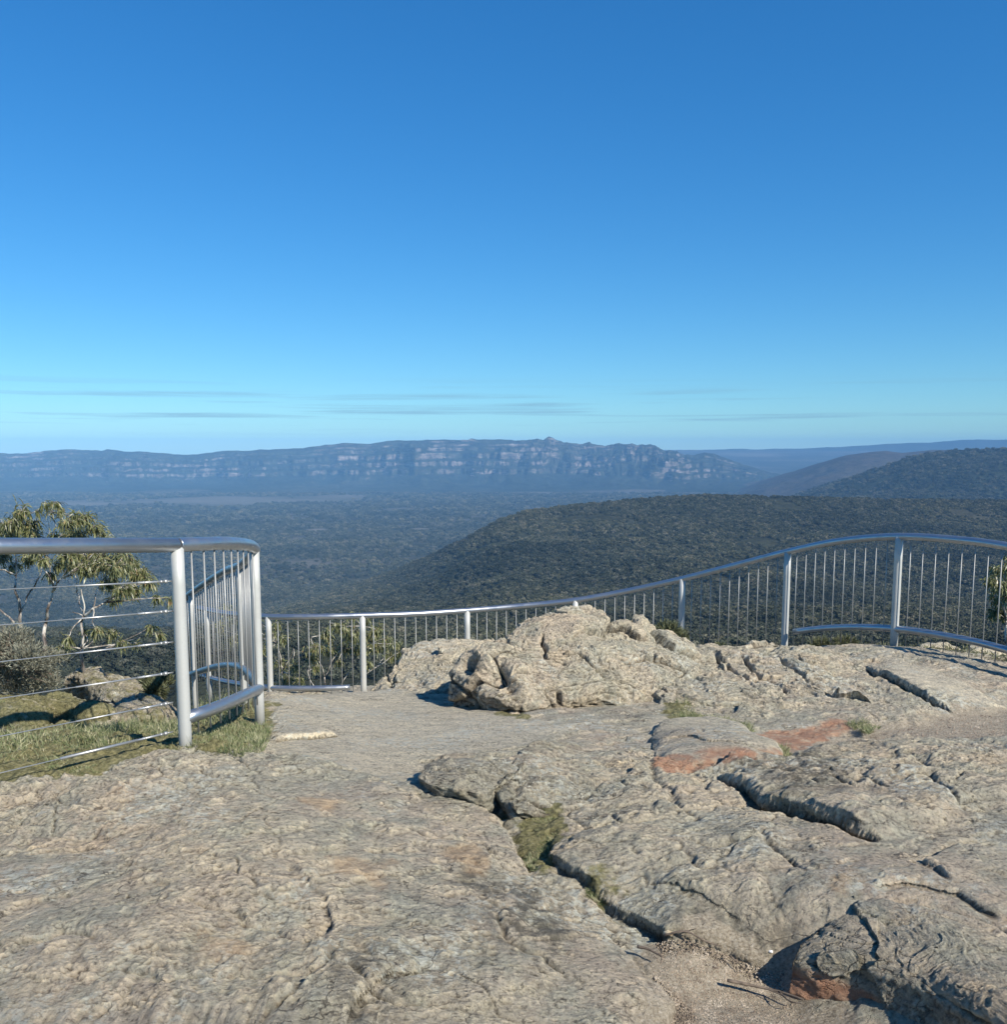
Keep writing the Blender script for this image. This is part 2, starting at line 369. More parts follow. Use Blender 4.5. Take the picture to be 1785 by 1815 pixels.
# ledges: (px polyline, height A on the LEFT of travel, reach L, trench depth, trench width, overhang)
LIPS = [
 ([(732,1386),(765,1398),(800,1402),(850,1415),(885,1440),(935,1442)], .02, .3, .10, .05, .0),
 ([(1570,1500),(1500,1474),(1440,1452),(1400,1440),(1368,1436),(1330,1412),(1268,1384)], -.075, 1.6, .055, .026, .03),
 ([(1250,1372),(1300,1362),(1400,1352),(1480,1330),(1560,1322),(1600,1312)], -.08, .25, .02, .05, .0),
 ([(1785,1665),(1700,1640),(1620,1612),(1570,1600)], .02, .3, .02, .02, .01),
 ([(1545,1588),(1600,1570),(1700,1590),(1785,1640)], .015, .2, .015, .02, .01),
 ([(938,1560),(905,1500),(880,1465),(840,1440),(760,1395)], .04, .35, .03, .04, .02),
 ([(1400,1700),(1300,1675),(1180,1650),(1120,1632),(1060,1595),(1010,1562),(975,1525),(985,1480)], -.05, .9, .02, .028, .012),
 ([(1170,1585),(1250,1600),(1330,1640)], .02, .2, .015, .02, .01),
 ([(540,1575),(570,1600),(590,1640),(560,1680)], .012, .25, .008, .015, .005),
 ([(620,1540),(560,1548),(510,1560)], .02, .2, .02, .02, .0),
 ([(610,1815),(650,1760),(700,1720),(760,1705)], .02, .2, .02, .02, .01),
 ([(1180,1815),(1190,1770),(1120,1700),(1050,1650)], .03, .3, .02, .03, .01),
 ([(500,1345),(600,1385),(700,1420),(760,1440)], -.035, .25, .0, .03, .0),
 ([(480,1310),(540,1306),(600,1300)], .03, .4, .02, .03, .02),
 ([(0,1500),(70,1450),(130,1420),(230,1372),(320,1345)], -.04, .3, .0, .03, .0),
 ([(1380,1360),(1290,1340),(1180,1345),(1100,1380)], .03, .3, .01, .03, .01),
 ([(1785,1480),(1700,1500),(1640,1540),(1700,1580)], .02, .3, .015, .02, .01),
 ([(1530,1180),(1560,1196),(1600,1215),(1650,1243),(1700,1262)], .06, .3, .04, .028, .03),
]
CR = [[(700,1470),(760,1500),(850,1510),(940,1560)],[(330,1600),(420,1640),(500,1650)],[(860,1610),(900,1660),(960,1690),(1010,1750)],[(1340,1480),(1390,1520),(1450,1545)],
      [(1470,1400),(1530,1430),(1600,1440)],[(1180,1500),(1260,1510),(1350,1500),(1480,1520)],[(1560,1420),(1650,1400),(1700,1440),(1785,1420)],[(60,1700),(120,1660),(190,1690)],
      [(1040,1440),(1120,1460),(1200,1450)],[(1150,1350),(1170,1400),(1250,1470)],[(920,1340),(1000,1400),(1050,1440)],[(1600,1360),(1680,1390),(1785,1380)],[(560,1700),(700,1770),(860,1780)]]
PATCH = {
 'orange': [[(1150,1350),(1260,1345),(1370,1335),(1375,1355),(1280,1372),(1180,1378)], [(1350,1295),(1500,1283),(1470,1310),(1400,1330),(1365,1318)],
            [(1600,1285),(1700,1272),(1690,1298),(1620,1300)]],
 'ochre': [[(330,1680),(450,1670),(440,1712),(350,1722)], [(1420,1600),(1510,1560),(1500,1620)], [(760,1520),(850,1510),(840,1545)],[(170,1430),(250,1415),(260,1450)],[(600,1540),(690,1545),(680,1580),(610,1570)],[(500,1440),(620,1430),(600,1470)],[(1700,1660),(1785,1650),(1785,1690)]],
 'sand': [[(1130,1665),(1200,1650),(1300,1690),(1400,1700),(1420,1780),(1560,1830),(1160,1830),(1190,1780)], [(1395,1330),(1480,1308),(1560,1290),(1640,1270),(1700,1258),(1800,1252),(1800,1300),(1700,1308),(1600,1310),(1500,1325),(1420,1345),(1350,1362)]],
 'moss': [[(900,1445),(970,1440),(1000,1465),(990,1500),(950,1530),(960,1560),(930,1545),(935,1500)], [(1035,1565),(1075,1572),(1085,1598),(1060,1608),(1040,1595)],
          [(-400,1480),(-400,1180),(340,1180),(480,1250),(475,1320),(420,1335),(330,1338),(200,1366),(60,1385),(-60,1400)], [(880,1262),(930,1258),(920,1275)], [(1185,1250),(1220,1250),(1250,1275),(1190,1280)], [(1370,1318),(1400,1330),(1390,1350)]],
 'pale': [[(480,1235),(700,1228),(900,1270),(1000,1290),(900,1330),(750,1340),(740,1385),(620,1370),(500,1330)], [(1165,1270),(1300,1270),(1340,1300),(1370,1330),(1200,1350),(1160,1320)], [(1570,1160),(1785,1255),(1600,1225)]],
 'dark': [[(1200,1640),(1380,1640),(1400,1700),(1300,1680),(1200,1660)], [(840,1560),(960,1590),(1000,1680),(900,1700),(860,1640)], [(600,1700),(660,1690),(700,1790),(640,1815)], [(1290,1370),(1450,1350),(1500,1440),(1400,1430)]],
}
lips_w = [(GL(pl), A, L_, T, w, ov) for pl, A, L_, T, w, ov in LIPS]
cr_w = [GL(c) for c in CR]
patch_w = {k: [GL(p) for p in v] for k, v in PATCH.items()}
def bbox_mask(x, y, pl, m):
    pl = np.asarray(pl); lo = pl.min(0) - m; hi = pl.max(0) + m
    return (x > lo[0]) & (x < hi[0]) & (y > lo[1]) & (y < hi[1])
def masks(x, y, soft=.12):
    out_ = {}
    for k, pl in patch_w.items():
        a = np.zeros(x.shape)
        for p in pl:
            m = bbox_mask(x, y, p, .4)
            if m.any():
                s = smooth(-soft, soft * .6, sd(x[m], y[m], p) + .10 * fbm(x[m] * 4, y[m] * 4, o=4)); a[m] = np.maximum(a[m], s)
        out_[k] = a
    return out_
def terrace(h, st, sh=.12):
    k = h / st; f = np.floor(k); return st * (f + smooth(.5 - sh, .5 + sh, k - f))
def worley_id(x, y, z, seed=0):
    xi, yi, zi = [np.floor(q).astype(np.int64) for q in (x, y, z)]
    f1 = np.full(x.shape, 9.0); f2 = np.full(x.shape, 9.0); hid = np.zeros(x.shape); tx = np.zeros(x.shape); ty = np.zeros(x.shape)
    for dz in (-1, 0, 1):
        for dy in (-1, 0, 1):
            for dx in (-1, 0, 1):
                h = _H[(_H[(_H[(xi + dx + seed) & 4095] + yi + dy) & 4095] + zi + dz) & 4095]
                px = xi + dx + (h & 15) / 15.0; py = yi + dy + ((h >> 4) & 15) / 15.0; pz = zi + dz + ((h >> 8) & 15) / 15.0
                d = np.sqrt((px - x)**2 + (py - y)**2 + (pz - z)**2); m = d < f1
                f2 = np.where(m, f1, np.minimum(f2, d)); f1 = np.where(m, d, f1)
                hid = np.where(m, (h % 97) / 96.0, hid); tx = np.where(m, (x - px) * ((h % 13) / 6. - 1), tx); ty = np.where(m, (y - py) * ((h % 17) / 8. - 1), ty)
    return f1, f2, hid, tx + ty
def rockdetail(x, y, rough=1.0):
    """height relief of bare weathered sandstone"""
    wx = x + .12 * fbm(x * .9, y * .9 + 5, o=3); wy = y + .12 * fbm(x * .9 + 9, y * .9, o=3)
    a = R(14); sx = (wx * math.cos(a) + wy * math.sin(a)); sy = (-wx * math.sin(a) + wy * math.cos(a))
    amp = np.clip(.6 + 1.3 * fbm(x * .5 + 40, y * .5, o=2), .2, 1.6)
    q = .062 * fbm(wx * .6, wy * .6, o=2) + .034 * fbm(sx * 1.5, sy * 2.6, o=6, gain=.58)
    z = .5 * q + .5 * terrace(q, .024, .10)
    q2 = .030 * fbm(sx * 3.2 + 9, sy * 5.5, o=5, gain=.6)
    z = z + .8 * amp * (.35 * q2 + .65 * terrace(q2, .010, .14))
    z = z + .007 * amp * fbm(sx * 11, sy * 16, o=4, gain=.65, ridged=True)
    f1, f2 = worley(sx * 1.3 + .5 * fbm(wx * 2, wy * 2, o=4), sy * 2.2 + .5 * fbm(wx * 2 + 7, wy * 2, o=4))
    z = z - .020 * amp * np.exp(-((f2 - f1) / .045)**2)
    # scabby pits in places
    k = smooth(.05, .45, fbm(x * .75 + 3, y * .75 + 8, o=2))
    f1, _ = worley(wx * 9, wy * 9, 33)
    z = z + .022 * k * (f1 - .5) + .010 * k * fbm(wx * 14, wy * 14, o=3)
    return z * rough * (.68 + .32 * smooth(1.2, -1.0, x + .3 * y - 1.0))

NR, NC = 1050, 1050
t = np.linspace(0, 1, NR)
pyv = 1880 - t * (1880 - 940)
Yv = 1.6 * F / (pyv - 795.0); Yv = np.concatenate([np.linspace(-5, Yv[0] - .03, 60), Yv]); Yv = Yv[Yv < 17.0]; Yv = np.concatenate([Yv, np.linspace(17.2, 60, 30)])
s = np.linspace(-1, 1, NC); uv = .50 * s + .75 * np.sign(s) * np.clip(np.abs(s) - .85, 0, 1)**1.0 * 3
xx = uv[None] * np.clip(Yv[:, None] + 3.0, 6, None); yy = np.repeat(Yv[:, None], NC, 1)
xf, yf = xx.ravel(), yy.ravel()
Z = base(xf, yf)
M = masks(xf, yf)
flat = np.maximum(M['sand'], 1.05 * M['pale']); mossy = M['moss']
Z = Z + rockdetail(xf, yf) * (1 - .8 * flat) + mossy * .02 * fbm(xf * 5, yf * 5, o=3)
Z -= .03 * M['sand']
dxo = np.zeros_like(Z); dyo = np.zeros_like(Z); darkadd = np.zeros_like(Z)
wobx = .03 * fbm(xf * 4, yf * 4, o=2) + .004 * fbm(xf * 20, yf * 20, o=2); woby = .03 * fbm(xf * 4 + 50, yf * 4, o=2) + .004 * fbm(xf * 20 + 9, yf * 20, o=2)
bed = []
for pl, A, L_, T, w, ov in lips_w:
    m = bbox_mask(xf, yf, pl, L_ * 2.5)
    d, sg, sp = poly_dist(xf[m] + wobx[m], yf[m] + woby[m], pl)
    we = smooth(0, .12, sp) * smooth(0, .12, 1 - sp)
    we = we * np.clip(.95 + .35 * fbm(xf[m] * 3, yf[m] * 3, o=3), .5, 1.3)
    up = (sg > 0) if A >= 0 else (sg < 0); AA = abs(A)
    sdist = np.where(up, d, -d)
    z = AA * smooth(-.010, .014, sdist) * np.exp(-(np.clip(sdist, 0, None) / L_)**1.6) - AA * .22 * np.exp(-(np.clip(sdist, 0, None) / .022)) * up
    z = z - T * np.exp(-((sdist + w * .7) / w)**2)
    Z[m] += z * we
    pq = np.asarray(pl); dq = pq[-1] - pq[0]; dq /= np.linalg.norm(dq); oq = np.array([dq[1], -dq[0]]) * (1 if A >= 0 else -1)
    if AA > .03: bed.append((np.nonzero(m)[0], np.exp(-(sdist / .045)**2) * we, oq))
    if ov:
        pl_ = np.asarray(pl); dr = pl_[-1] - pl_[0]; dr /= np.linalg.norm(dr); outw = np.array([dr[1], -dr[0]]) * (1 if A >= 0 else -1)
        k = ov * np.exp(-(sdist / .09)**2) * up * we
        dxo[m] += outw[0] * k; dyo[m] += outw[1] * k
lip_faces = []
for pl in cr_w:
    m = bbox_mask(xf, yf, pl, .2)
    d, sg, sp = poly_dist(xf[m] + wobx[m] * 1.6, yf[m] + woby[m] * 1.6, pl)
    Z[m] -= .022 * np.exp(-(d / .014)**2) * smooth(0, .3, sp) * smooth(0, .3, 1 - sp)
for idx, kq, oq in bed:      # thin bedding layers stand out of the broken faces
    zz_ = Z[idx]; lay = perlin(xf[idx] * 2.5, yf[idx] * 2.5, zz_ * 42) * .022 + perlin(xf[idx] * 9, yf[idx] * 9, zz_ * 90) * .010
    dxo[idx] += oq[0] * lay * kq; dyo[idx] += oq[1] * lay * kq
# the cliff beyond the rim
dr_, sr, _ = poly_dist(xf, yf, RIM)
out_d = np.where(sr > 0, dr_, 0)
out_d = np.where(yf > 30, np.maximum(out_d, yf - 13), out_d)
Z -= 1.9 * np.clip(out_d - .1, 0, None) + 1.2 * smooth(0, .8, out_d)
V = np.stack([xf + dxo, yf + dyo, Z], 1)
ground = obj('rock_ground', V, grid_faces(len(Yv), NC), ROCK, attrs={k: M[k] for k in M})
tag(ground, 'weathered sandstone lookout ground in the foreground', None, None, 'structure')
def gz(x, y): return float(base(x, y))

# ================================================================== separate rocks
def star_rock(name, outline, interior, label, cat, drop=.35, under=.12, rough=1.0, nt_=420, nr=150, orange=None, strata=.03, seed=0, pale=0., dark=0., cracks=(), group=None, edge=.06, lump=.05, pits=(), moss=0.):
    """outline / interior: (px,py,Y) or (px,py,h,'h') points; a rounded, undercut block of stone"""
    def W(p): return at(p[0], p[1], p[2]) if len(p) == 3 else G(p[0], p[1], p[2])
    O = np.array([W(p) for p in outline]); I = np.array([W(p) for p in interior]).reshape(-1, 3)
    A = np.vstack([O, I]); ev = tps_fit(A[:, :2], A[:, 2], .003)
    c = O.mean(0)[:2] if not len(I) else .5 * (O.mean(0)[:2] + I.mean(0)[:2])
    # resample the outline by angle
    P2 = catmull(np.vstack([O[:, :2], O[:1, :2]]), 10)[:-1]
    ang = np.unwrap(np.arctan2(P2[:, 1] - c[1], P2[:, 0] - c[0]))
    if ang[-1] < ang[0]: P2 = P2[::-1]; ang = np.unwrap(np.arctan2(P2[:, 1] - c[1], P2[:, 0] - c[0]))
    seg = np.r_[0, np.cumsum(np.linalg.norm(np.diff(np.vstack([P2, P2[:1]]), axis=0), axis=1))]
    u = np.linspace(0, seg[-1], nt_, endpoint=False); PX = np.interp(u, seg, np.r_[P2[:, 0], P2[0, 0]]); PY = np.interp(u, seg, np.r_[P2[:, 1], P2[0, 1]])
    jit = 1 + .05 * fbm(PX * 2.2 + seed, PY * 2.2, o=4, gain=.6)
    PX = c[0] + (PX - c[0]) * jit; PY = c[1] + (PY - c[1]) * jit
    n1 = int(nr * .72); n2 = nr - n1
    s1 = np.linspace(0.004, 1, n1)**.8
    X = c[0] + (PX - c[0])[None] * s1[:, None]; Y = c[1] + (PY - c[1])[None] * s1[:, None]
    Rl = np.hypot(PX - c[0], PY - c[1])[None]
    de = (1 - s1[:, None]) * Rl
    Zt = ev(X, Y) - edge * np.exp(-de / .05)
    tt = np.linspace(0, 1, n2 + 1)[1:]
    bul = .015 * np.sin(tt * np.pi)[:, None] - under * tt[:, None]**1.2
    dx = (PX - c[0]) / Rl[0]; dy = (PY - c[1]) / Rl[0]
    Xw = PX[None] + dx[None] * bul; Yw = PY[None] + dy[None] * bul
    zr = Zt[-1]; Zw = zr[None] - drop * tt[:, None]
    X = np.vstack([X, Xw]); Y = np.vstack([Y, Yw]); Zz = np.vstack([Zt, Zw])
    V3 = np.stack([X, Y, Zz], -1)
    du = np.roll(V3, -1, 1) - np.roll(V3, 1, 1); dv = np.gradient(V3, axis=0)
    N = np.cross(dv, du); N /= np.linalg.norm(N, axis=2)[..., None] + 1e-9
    if N[3, :, 2].mean() < 0: N = -N
    wx, wy, wz = X + .1 * fbm(X * 3 + seed, Y * 3, Zz * 3, o=2), Y + .1 * fbm(X * 3, Y * 3 + seed, Zz * 3, o=2), Zz
    wz2 = wz * 2.2 + .35 * X
    f1, f2, hid, tilt = worley_id(wx * 1.25 + .16 * perlin(wx * 4, wy * 4, wz * 4), wy * 2.0 + .16 * perlin(wx * 4, wy * 4 + 5, wz * 4), wz2 * 1.6, seed)
    g1, g2, hid2, tilt2 = worley_id(wx * 4.8 + .2 * perlin(wx * 12, wy * 12, wz * 12), wy * 8, wz2 * 5, seed + 5)
    steep = 1 - np.abs(N[..., 2])
    disp = lump * fbm(wx * 1.8 + seed, wy * 1.8, wz * 1.8, o=3)
    disp = disp + rough * (.05 * (hid - .5) + .075 * tilt - .02) + rough * (.020 * (hid2 - .5) + .012 * tilt2)
    q = .07 * fbm(wx * 1.6, wy * 2.2, wz * 2 + seed, o=5, gain=.58); disp = disp + rough * (.3 * q + .7 * terrace(q, .022, .12))
    disp = disp + .011 * rough * fbm(wx * 16, wy * 20, wz * 24, o=4, gain=.62, ridged=True)
    lay = terrace(wz * 1.0 + .03 * fbm(wx * 1.5, wy * 1.5, wz * 2, o=2), .045, .16) - wz
    disp = disp + strata * 14 * steep * np.clip(lay, -.05, .05) * .3
    disp = disp - .055 * rough * np.exp(-((f2 - f1) / .05)**2) * smooth(-.15, .25, fbm(wx * .8, wy * .8 + seed, o=2) + .1)
    for cl in cracks:
        pl = np.array([W(p)[:2] for p in cl]); d, sg, sp = poly_dist(X + .04 * perlin(X * 7, Y * 7), Y + .04 * perlin(X * 7, Y * 7 + 8), pl)
        disp = disp - .07 * np.exp(-(d / .017)**2) * smooth(0, .15, sp) * smooth(0, .15, 1 - sp) * (np.arange(len(X))[:, None] < n1 + 5)
    for px_, py_, Y_, rr_, dp_ in pits:
        pc = at(px_, py_, Y_); disp = disp - dp_ * np.exp(-(((X - pc[0])**2 + (Y - pc[1])**2 * .6 + (Zz - pc[2])**2 * 1.6) / rr_**2)**1.5)
    V3 = V3 + N * disp[..., None]
    V3[-1, :, 2] -= .25
    org = None
    at_ = {}
    Xr, Yr, Zr = V3[..., 0].ravel(), V3[..., 1].ravel(), V3[..., 2].ravel()
    oa = np.zeros(Xr.shape)
    if orange:
        for ox, oy, oz, rr in orange: oa = np.maximum(oa, smooth(rr, rr * .35, np.sqrt((Xr - ox)**2 + (Yr - oy)**2 + (2.2 * (Zr - oz))**2)))
    at_['orange'] = oa; at_['pale'] = np.full(Xr.shape, pale) * (.6 + .8 * (fbm(Xr * 2, Yr * 2, o=2)))
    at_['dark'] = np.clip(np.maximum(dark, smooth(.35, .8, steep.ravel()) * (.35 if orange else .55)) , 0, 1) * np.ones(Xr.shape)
    at_['moss'] = moss * smooth(.7, .2, steep.ravel())
    Vf = np.vstack([V3.reshape(-1, 3), V3[0].mean(0)[None]]); nV = len(Vf) - 1
    at_ = {k: np.r_[v, v[:1]] for k, v in at_.items()}
    Fq = grid_faces(nr, nt_, True)[:, ::-1]
    top = np.stack([np.full(nt_, nV), (np.arange(nt_) + 1) % nt_, np.arange(nt_), np.arange(nt_)], 1)
    faces = np.vstack([Fq, ]);
    me_f = [tuple(q) for q in faces.tolist()] if False else faces
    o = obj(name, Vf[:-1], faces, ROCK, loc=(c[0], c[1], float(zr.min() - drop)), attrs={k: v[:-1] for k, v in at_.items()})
    return tag(o, label, cat, group)

star_rock('rock_outcrop',
  [(800,1222,7.25),(806,1190,7.35),(838,1148,7.55),(880,1125,7.8),(905,1105,8.1),(948,1088,8.35),(1000,1078,8.5),(1058,1078,8.5),(1078,1093,8.45),(1116,1094,8.45),(1130,1080,8.5),(1157,1079,8.45),(1164,1108,8.4),(1220,1138,8.3),(1235,1185,7.6),(1190,1230,7.1),(1120,1238,7.0),(1040,1222,6.95),(985,1232,6.85),(935,1240,6.75),(890,1232,6.75),(850,1215,6.95)],
  [(870,1165,7.2),(930,1150,7.35),(950,1110,7.8),(1030,1092,8.1),(1110,1112,8.05),(1145,1100,8.2),(1080,1140,7.6),(1160,1150,7.7),(1000,1180,7.15),(1100,1190,7.2),(900,1200,6.9)],
  'largest craggy sandstone outcrop at the centre, with a dark hollow at its left end', 'rock outcrop', drop=.34, under=.20, rough=.75, seed=3, pale=.1, lump=.012, pits=[(872,1190,6.9,.13,.22),(905,1215,6.8,.07,.10),(950,1195,6.9,.06,.09),(835,1180,7.25,.09,.12)], nt_=560, nr=210, strata=.05,
  cracks=[[(960,1130,7.7),(968,1165,7.2)],[(870,1178,7.1),(900,1192,6.95),(940,1185,7.0)],[(990,1205,6.95),(995,1240,6.8)],[(1000,1110,7.9),(1060,1118,7.9),(1120,1150,7.6)],[(1150,1160,7.6),(1175,1185,7.4)]])
star_rock('rock_outcrop',
  [(1150,1180,7.7),(1200,1150,8.2),(1250,1138,8.5),(1310,1142,8.55),(1370,1130,8.6),(1430,1142,8.5),(1490,1152,8.3),(1545,1185,7.9),(1600,1235,7.35),(1680,1280,6.85),(1640,1288,6.7),(1560,1290,6.6),(1520,1268,6.75),(1495,1252,6.8),(1480,1270,6.55),(1410,1276,6.5),(1345,1280,6.5),(1300,1262,6.6),(1230,1242,6.8),(1160,1235,7.0)],
  [(1280,1165,8.0),(1380,1158,8.0),(1450,1180,7.7),(1250,1200,7.4),(1350,1205,7.3),(1440,1222,7.1),(1520,1215,7.3),(1570,1250,7.0),(1320,1240,6.85)],
  'long cracked sandstone outcrop running right from the centre towards the fence', 'rock outcrop', drop=.26, under=.14, rough=.7, seed=21, pale=.1, lump=.012, pits=[(1500,1262,6.75,.12,.2),(1390,1262,6.6,.07,.08),(1345,1262,6.6,.05,.06)], nt_=560, nr=200, strata=.05,
  orange=[(*at(1660,1282,6.75), .35)],
  cracks=[[(1260,1150,8.2),(1300,1185,7.6),(1345,1225,7.1)],[(1310,1160,8.1),(1350,1200,7.4),(1400,1235,6.95)],[(1370,1155,8.1),(1420,1190,7.5),(1440,1215,7.2)],[(1470,1205,7.4),(1478,1240,6.9),(1470,1265,6.6)],[(1200,1190,7.6),(1260,1210,7.3),(1300,1205,7.3)],[(1290,1210,7.2),(1370,1200,7.4)]])
star_rock('rock_outcrop',
  [(655,1215,8.6),(690,1190,8.9),(705,1150,9.3),(720,1140,9.6),(770,1132,9.9),(830,1128,10.0),(880,1128,9.8),(880,1160,8.9),(840,1200,8.2),(760,1215,8.0),(700,1222,8.2)],
  [(740,1160,9.1),(800,1150,9.2),(720,1195,8.6),(800,1185,8.6)],
  'pale low sandstone outcrop behind the dark shadow left of the central crag', 'rock outcrop', drop=.5, under=.1, rough=.6, seed=44, pale=.6, nt_=300, nr=120)
star_rock('rock_ledge',
  [(742,1366,.15,'h'),(762,1340,.15,'h'),(830,1330,.14,'h'),(900,1336,.11,'h'),(950,1316,.06,'h'),(1040,1322,.0,'h'),(1110,1370,-.03,'h'),(1100,1430,-.04,'h'),(1020,1440,-.01,'h'),(940,1432,.10,'h'),(905,1418,.13,'h'),(880,1392,.11,'h'),(858,1398,.13,'h'),(800,1386,.14,'h'),(765,1380,.14,'h')],
  [(850,1360,.15,'h'),(950,1380,.10,'h'),(1030,1380,.04,'h')],
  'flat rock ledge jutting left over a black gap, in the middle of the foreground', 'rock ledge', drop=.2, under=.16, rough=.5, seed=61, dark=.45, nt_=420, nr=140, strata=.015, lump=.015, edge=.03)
star_rock('rock_slab',
  [(1155,1300,.03,'h'),(1170,1270,.06,'h'),(1250,1265,.07,'h'),(1310,1275,.07,'h'),(1350,1298,.07,'h'),(1385,1330,.05,'h'),(1340,1342,.06,'h'),(1240,1346,.06,'h'),(1165,1340,.03,'h')],
  [(1250,1295,.10,'h'),(1320,1315,.09,'h')],
  'smooth pale slab with an orange lower edge, in front of the long cracked outcrop', 'rock slab', drop=.12, under=.05, rough=.16, seed=72, pale=.7, nt_=320, nr=110, lump=.02, strata=.01, edge=.03,
  orange=[(*G(1290,1356), .30), (*G(1200,1358), .2), (*G(1350,1348), .22)])
star_rock('rock_block',
  [(1402,1690,.14,'h'),(1412,1664,.13,'h'),(1438,1640,.08,'h'),(1500,1600,.03,'h'),(1560,1592,.025,'h'),(1680,1620,.03,'h'),(1850,1680,.03,'h'),(2000,1740,.02,'h'),(1980,1900,.10,'h'),(1790,1800,.15,'h'),(1700,1762,.15,'h'),(1620,1728,.14,'h'),(1530,1700,.13,'h'),(1440,1705,.12,'h')],
  [(1550,1650,.07,'h'),(1700,1700,.08,'h'),(1850,1750,.07,'h')],
  'big sandstone block with an orange stained face, nearest the camera on the right', 'rock block', drop=.40, under=.05, rough=.32, seed=88, dark=.25, nt_=520, nr=220, lump=.02, strata=.02, edge=.04,
  orange=[(*G(1430,1765,.02), .24), (*G(1500,1800,.0), .2)])
star_rock('mossy_rock',
  [(122,1196,7.9),(150,1191,8.1),(215,1200,8.3),(270,1225,8.0),(305,1262,7.2),(300,1282,6.4),(235,1272,6.3),(205,1250,6.7),(180,1225,7.2),(150,1205,7.6)],
  [(200,1215,7.6),(250,1245,7.0)],
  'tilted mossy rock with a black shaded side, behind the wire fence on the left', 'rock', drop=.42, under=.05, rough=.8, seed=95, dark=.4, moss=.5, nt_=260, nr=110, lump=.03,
  cracks=[[(180,1205,8.0),(235,1240,7.1),(290,1270,6.6)],[(215,1205,8.1),(290,1250,7.3)]])
star_rock('mossy_rock',
  [(-20,1262,5.8),(60,1232,6.4),(130,1222,6.6),(175,1240,6.4),(195,1262,6.1),(120,1278,5.8),(40,1290,5.6)], [(90,1245,6.2)],
  'low moss covered rock below the grey heath bush on the left', 'rock', drop=.2, under=.03, rough=.8, seed=99, moss=.75, nt_=200, nr=90, lump=.03)

# ================================================================== fences
def tube_obj(name, P, r, mat, parent, seg=14, n=8, cm=True):
    pts_ = catmull(P, n) if cm else np.asarray(P, float)
    v, f = sweep(pts_, r, seg); return obj(name, v, f, mat, parent)
class Curve3:
    def __init__(s, P, n=24):
        s.P = catmull(P, n); s.s = np.r_[0, np.cumsum(np.linalg.norm(np.diff(s.P[:, :2], axis=0), axis=1))]
    def at_s(s, v): return np.array([np.interp(v, s.s, s.P[:, k]) for k in range(3)])
    def near(s, p): return s.s[np.argmin(np.linalg.norm(s.P[:, :2] - np.asarray(p)[:2], axis=1))]
def fence(name, label, pxs, posts, railr, postr, hb, has_bottom, bar_gap, group=None, cat='fence', depth=1.18, bar_below=.1, bar_len=None, post_top=0.0):
    """pxs: top rail centre line (px,py,Y); posts: positions (px,py,Y) on it; bottom rail hb below the top"""
    P = np.array([at(*p) for p in pxs]); c = Curve3(P)
    ps = sorted(c.near(at(*p)) for p in posts)
    p0 = c.at_s(ps[0]); t_ = thing(name, (p0[0], p0[1], p0[2] - 1.1), label, cat, group)
    tube_obj('top_rail', c.P, railr, RAIL, t_, 16, cm=False)
    for a_, b_ in has_bottom:
        ss = np.linspace(a_ if a_ >= 0 else 0, b_ if b_ < 90 else c.s[-1], 40)
        BP = np.array([c.at_s(v) - [0, 0, hb] for v in ss]); tube_obj('bottom_rail', BP, railr * .95, RAIL, t_, 14, cm=False)
    for v in ps:
        q = c.at_s(v); zb = min(q[2] - depth, gz(q[0], q[1]) - .08)
        tube_obj('post', np.array([[q[0], q[1], z] for z in np.linspace(zb, q[2] + post_top, 6)]), postr, GALV, t_, 18, cm=False)
    edges = [0.0] + ps + [c.s[-1]]
    for i in range(len(edges) - 1):
        a_, b_ = edges[i], edges[i + 1]; Ls = b_ - a_
        if Ls < bar_gap * 1.5: continue
        k = max(1, round(Ls / bar_gap))
        for j in range(1, k):
            q = c.at_s(a_ + Ls * j / k); zb = q[2] - hb - bar_below
            tube_obj('baluster', np.array([[q[0], q[1], zb], [q[0], q[1], q[2] - railr * .5]]), .0050, BAR, t_, 8, cm=False)
    return t_, c, ps

# 1 wire rope fence on the left
La = at(-330, 968, 3.55); Lb = at(313, 966, 4.87)
wf = thing('wire_fence', (Lb[0], Lb[1], 0), 'steel fence with six wire ropes between posts at the left edge, beside the grass', 'fence')
tube_obj('top_rail', np.array([La, at(0, 968, 4.2), Lb]), .038, RAIL, wf, 20, cm=False)
for q in (La, Lb):
    tube_obj('post', np.array([[q[0], q[1], z] for z in np.linspace(-.12, q[2] - .012, 7)]), .034, GALV, wf, 24, cm=False)
for i, (yl, yr) in enumerate(((1045,1030),(1108,1083),(1173,1138),(1238,1192),(1305,1245),(1370,1297))):
    A_ = at(0, yl, 4.2); B_ = at(306, yr, 4.86); dr = (A_ - B_) / np.linalg.norm(A_ - B_); E_ = B_ + dr * 2.6
    wr = tube_obj('wire_rope', np.array([B_, E_]), .0026, WIRE, wf, 8, cm=False)
    tp = []
    tp.append(sweep(np.array([B_ - dr * .0, B_ + dr * .05]), .004, 8)); tp.append(sweep(np.array([B_ + dr * .035, B_ + dr * .052]), .011, 8))
    tp.append(sweep(np.array([B_ + dr * .062, B_ + dr * .075]), .009, 6)); tp.append(sweep(np.array([B_ + dr * .05, B_ + dr * .20]), .0062, 8))
    tp.append(sweep(np.array([B_ + dr * .16, B_ + dr * .172]), .008, 6)); tp.append(sweep(np.array([B_ + dr * .20, B_ + dr * (.52 if i < 5 else .60)]), .0044 if i < 5 else .0075, 8))
    v, f = join(tp); obj('wire_tensioner', v, f, WIRE, wf)

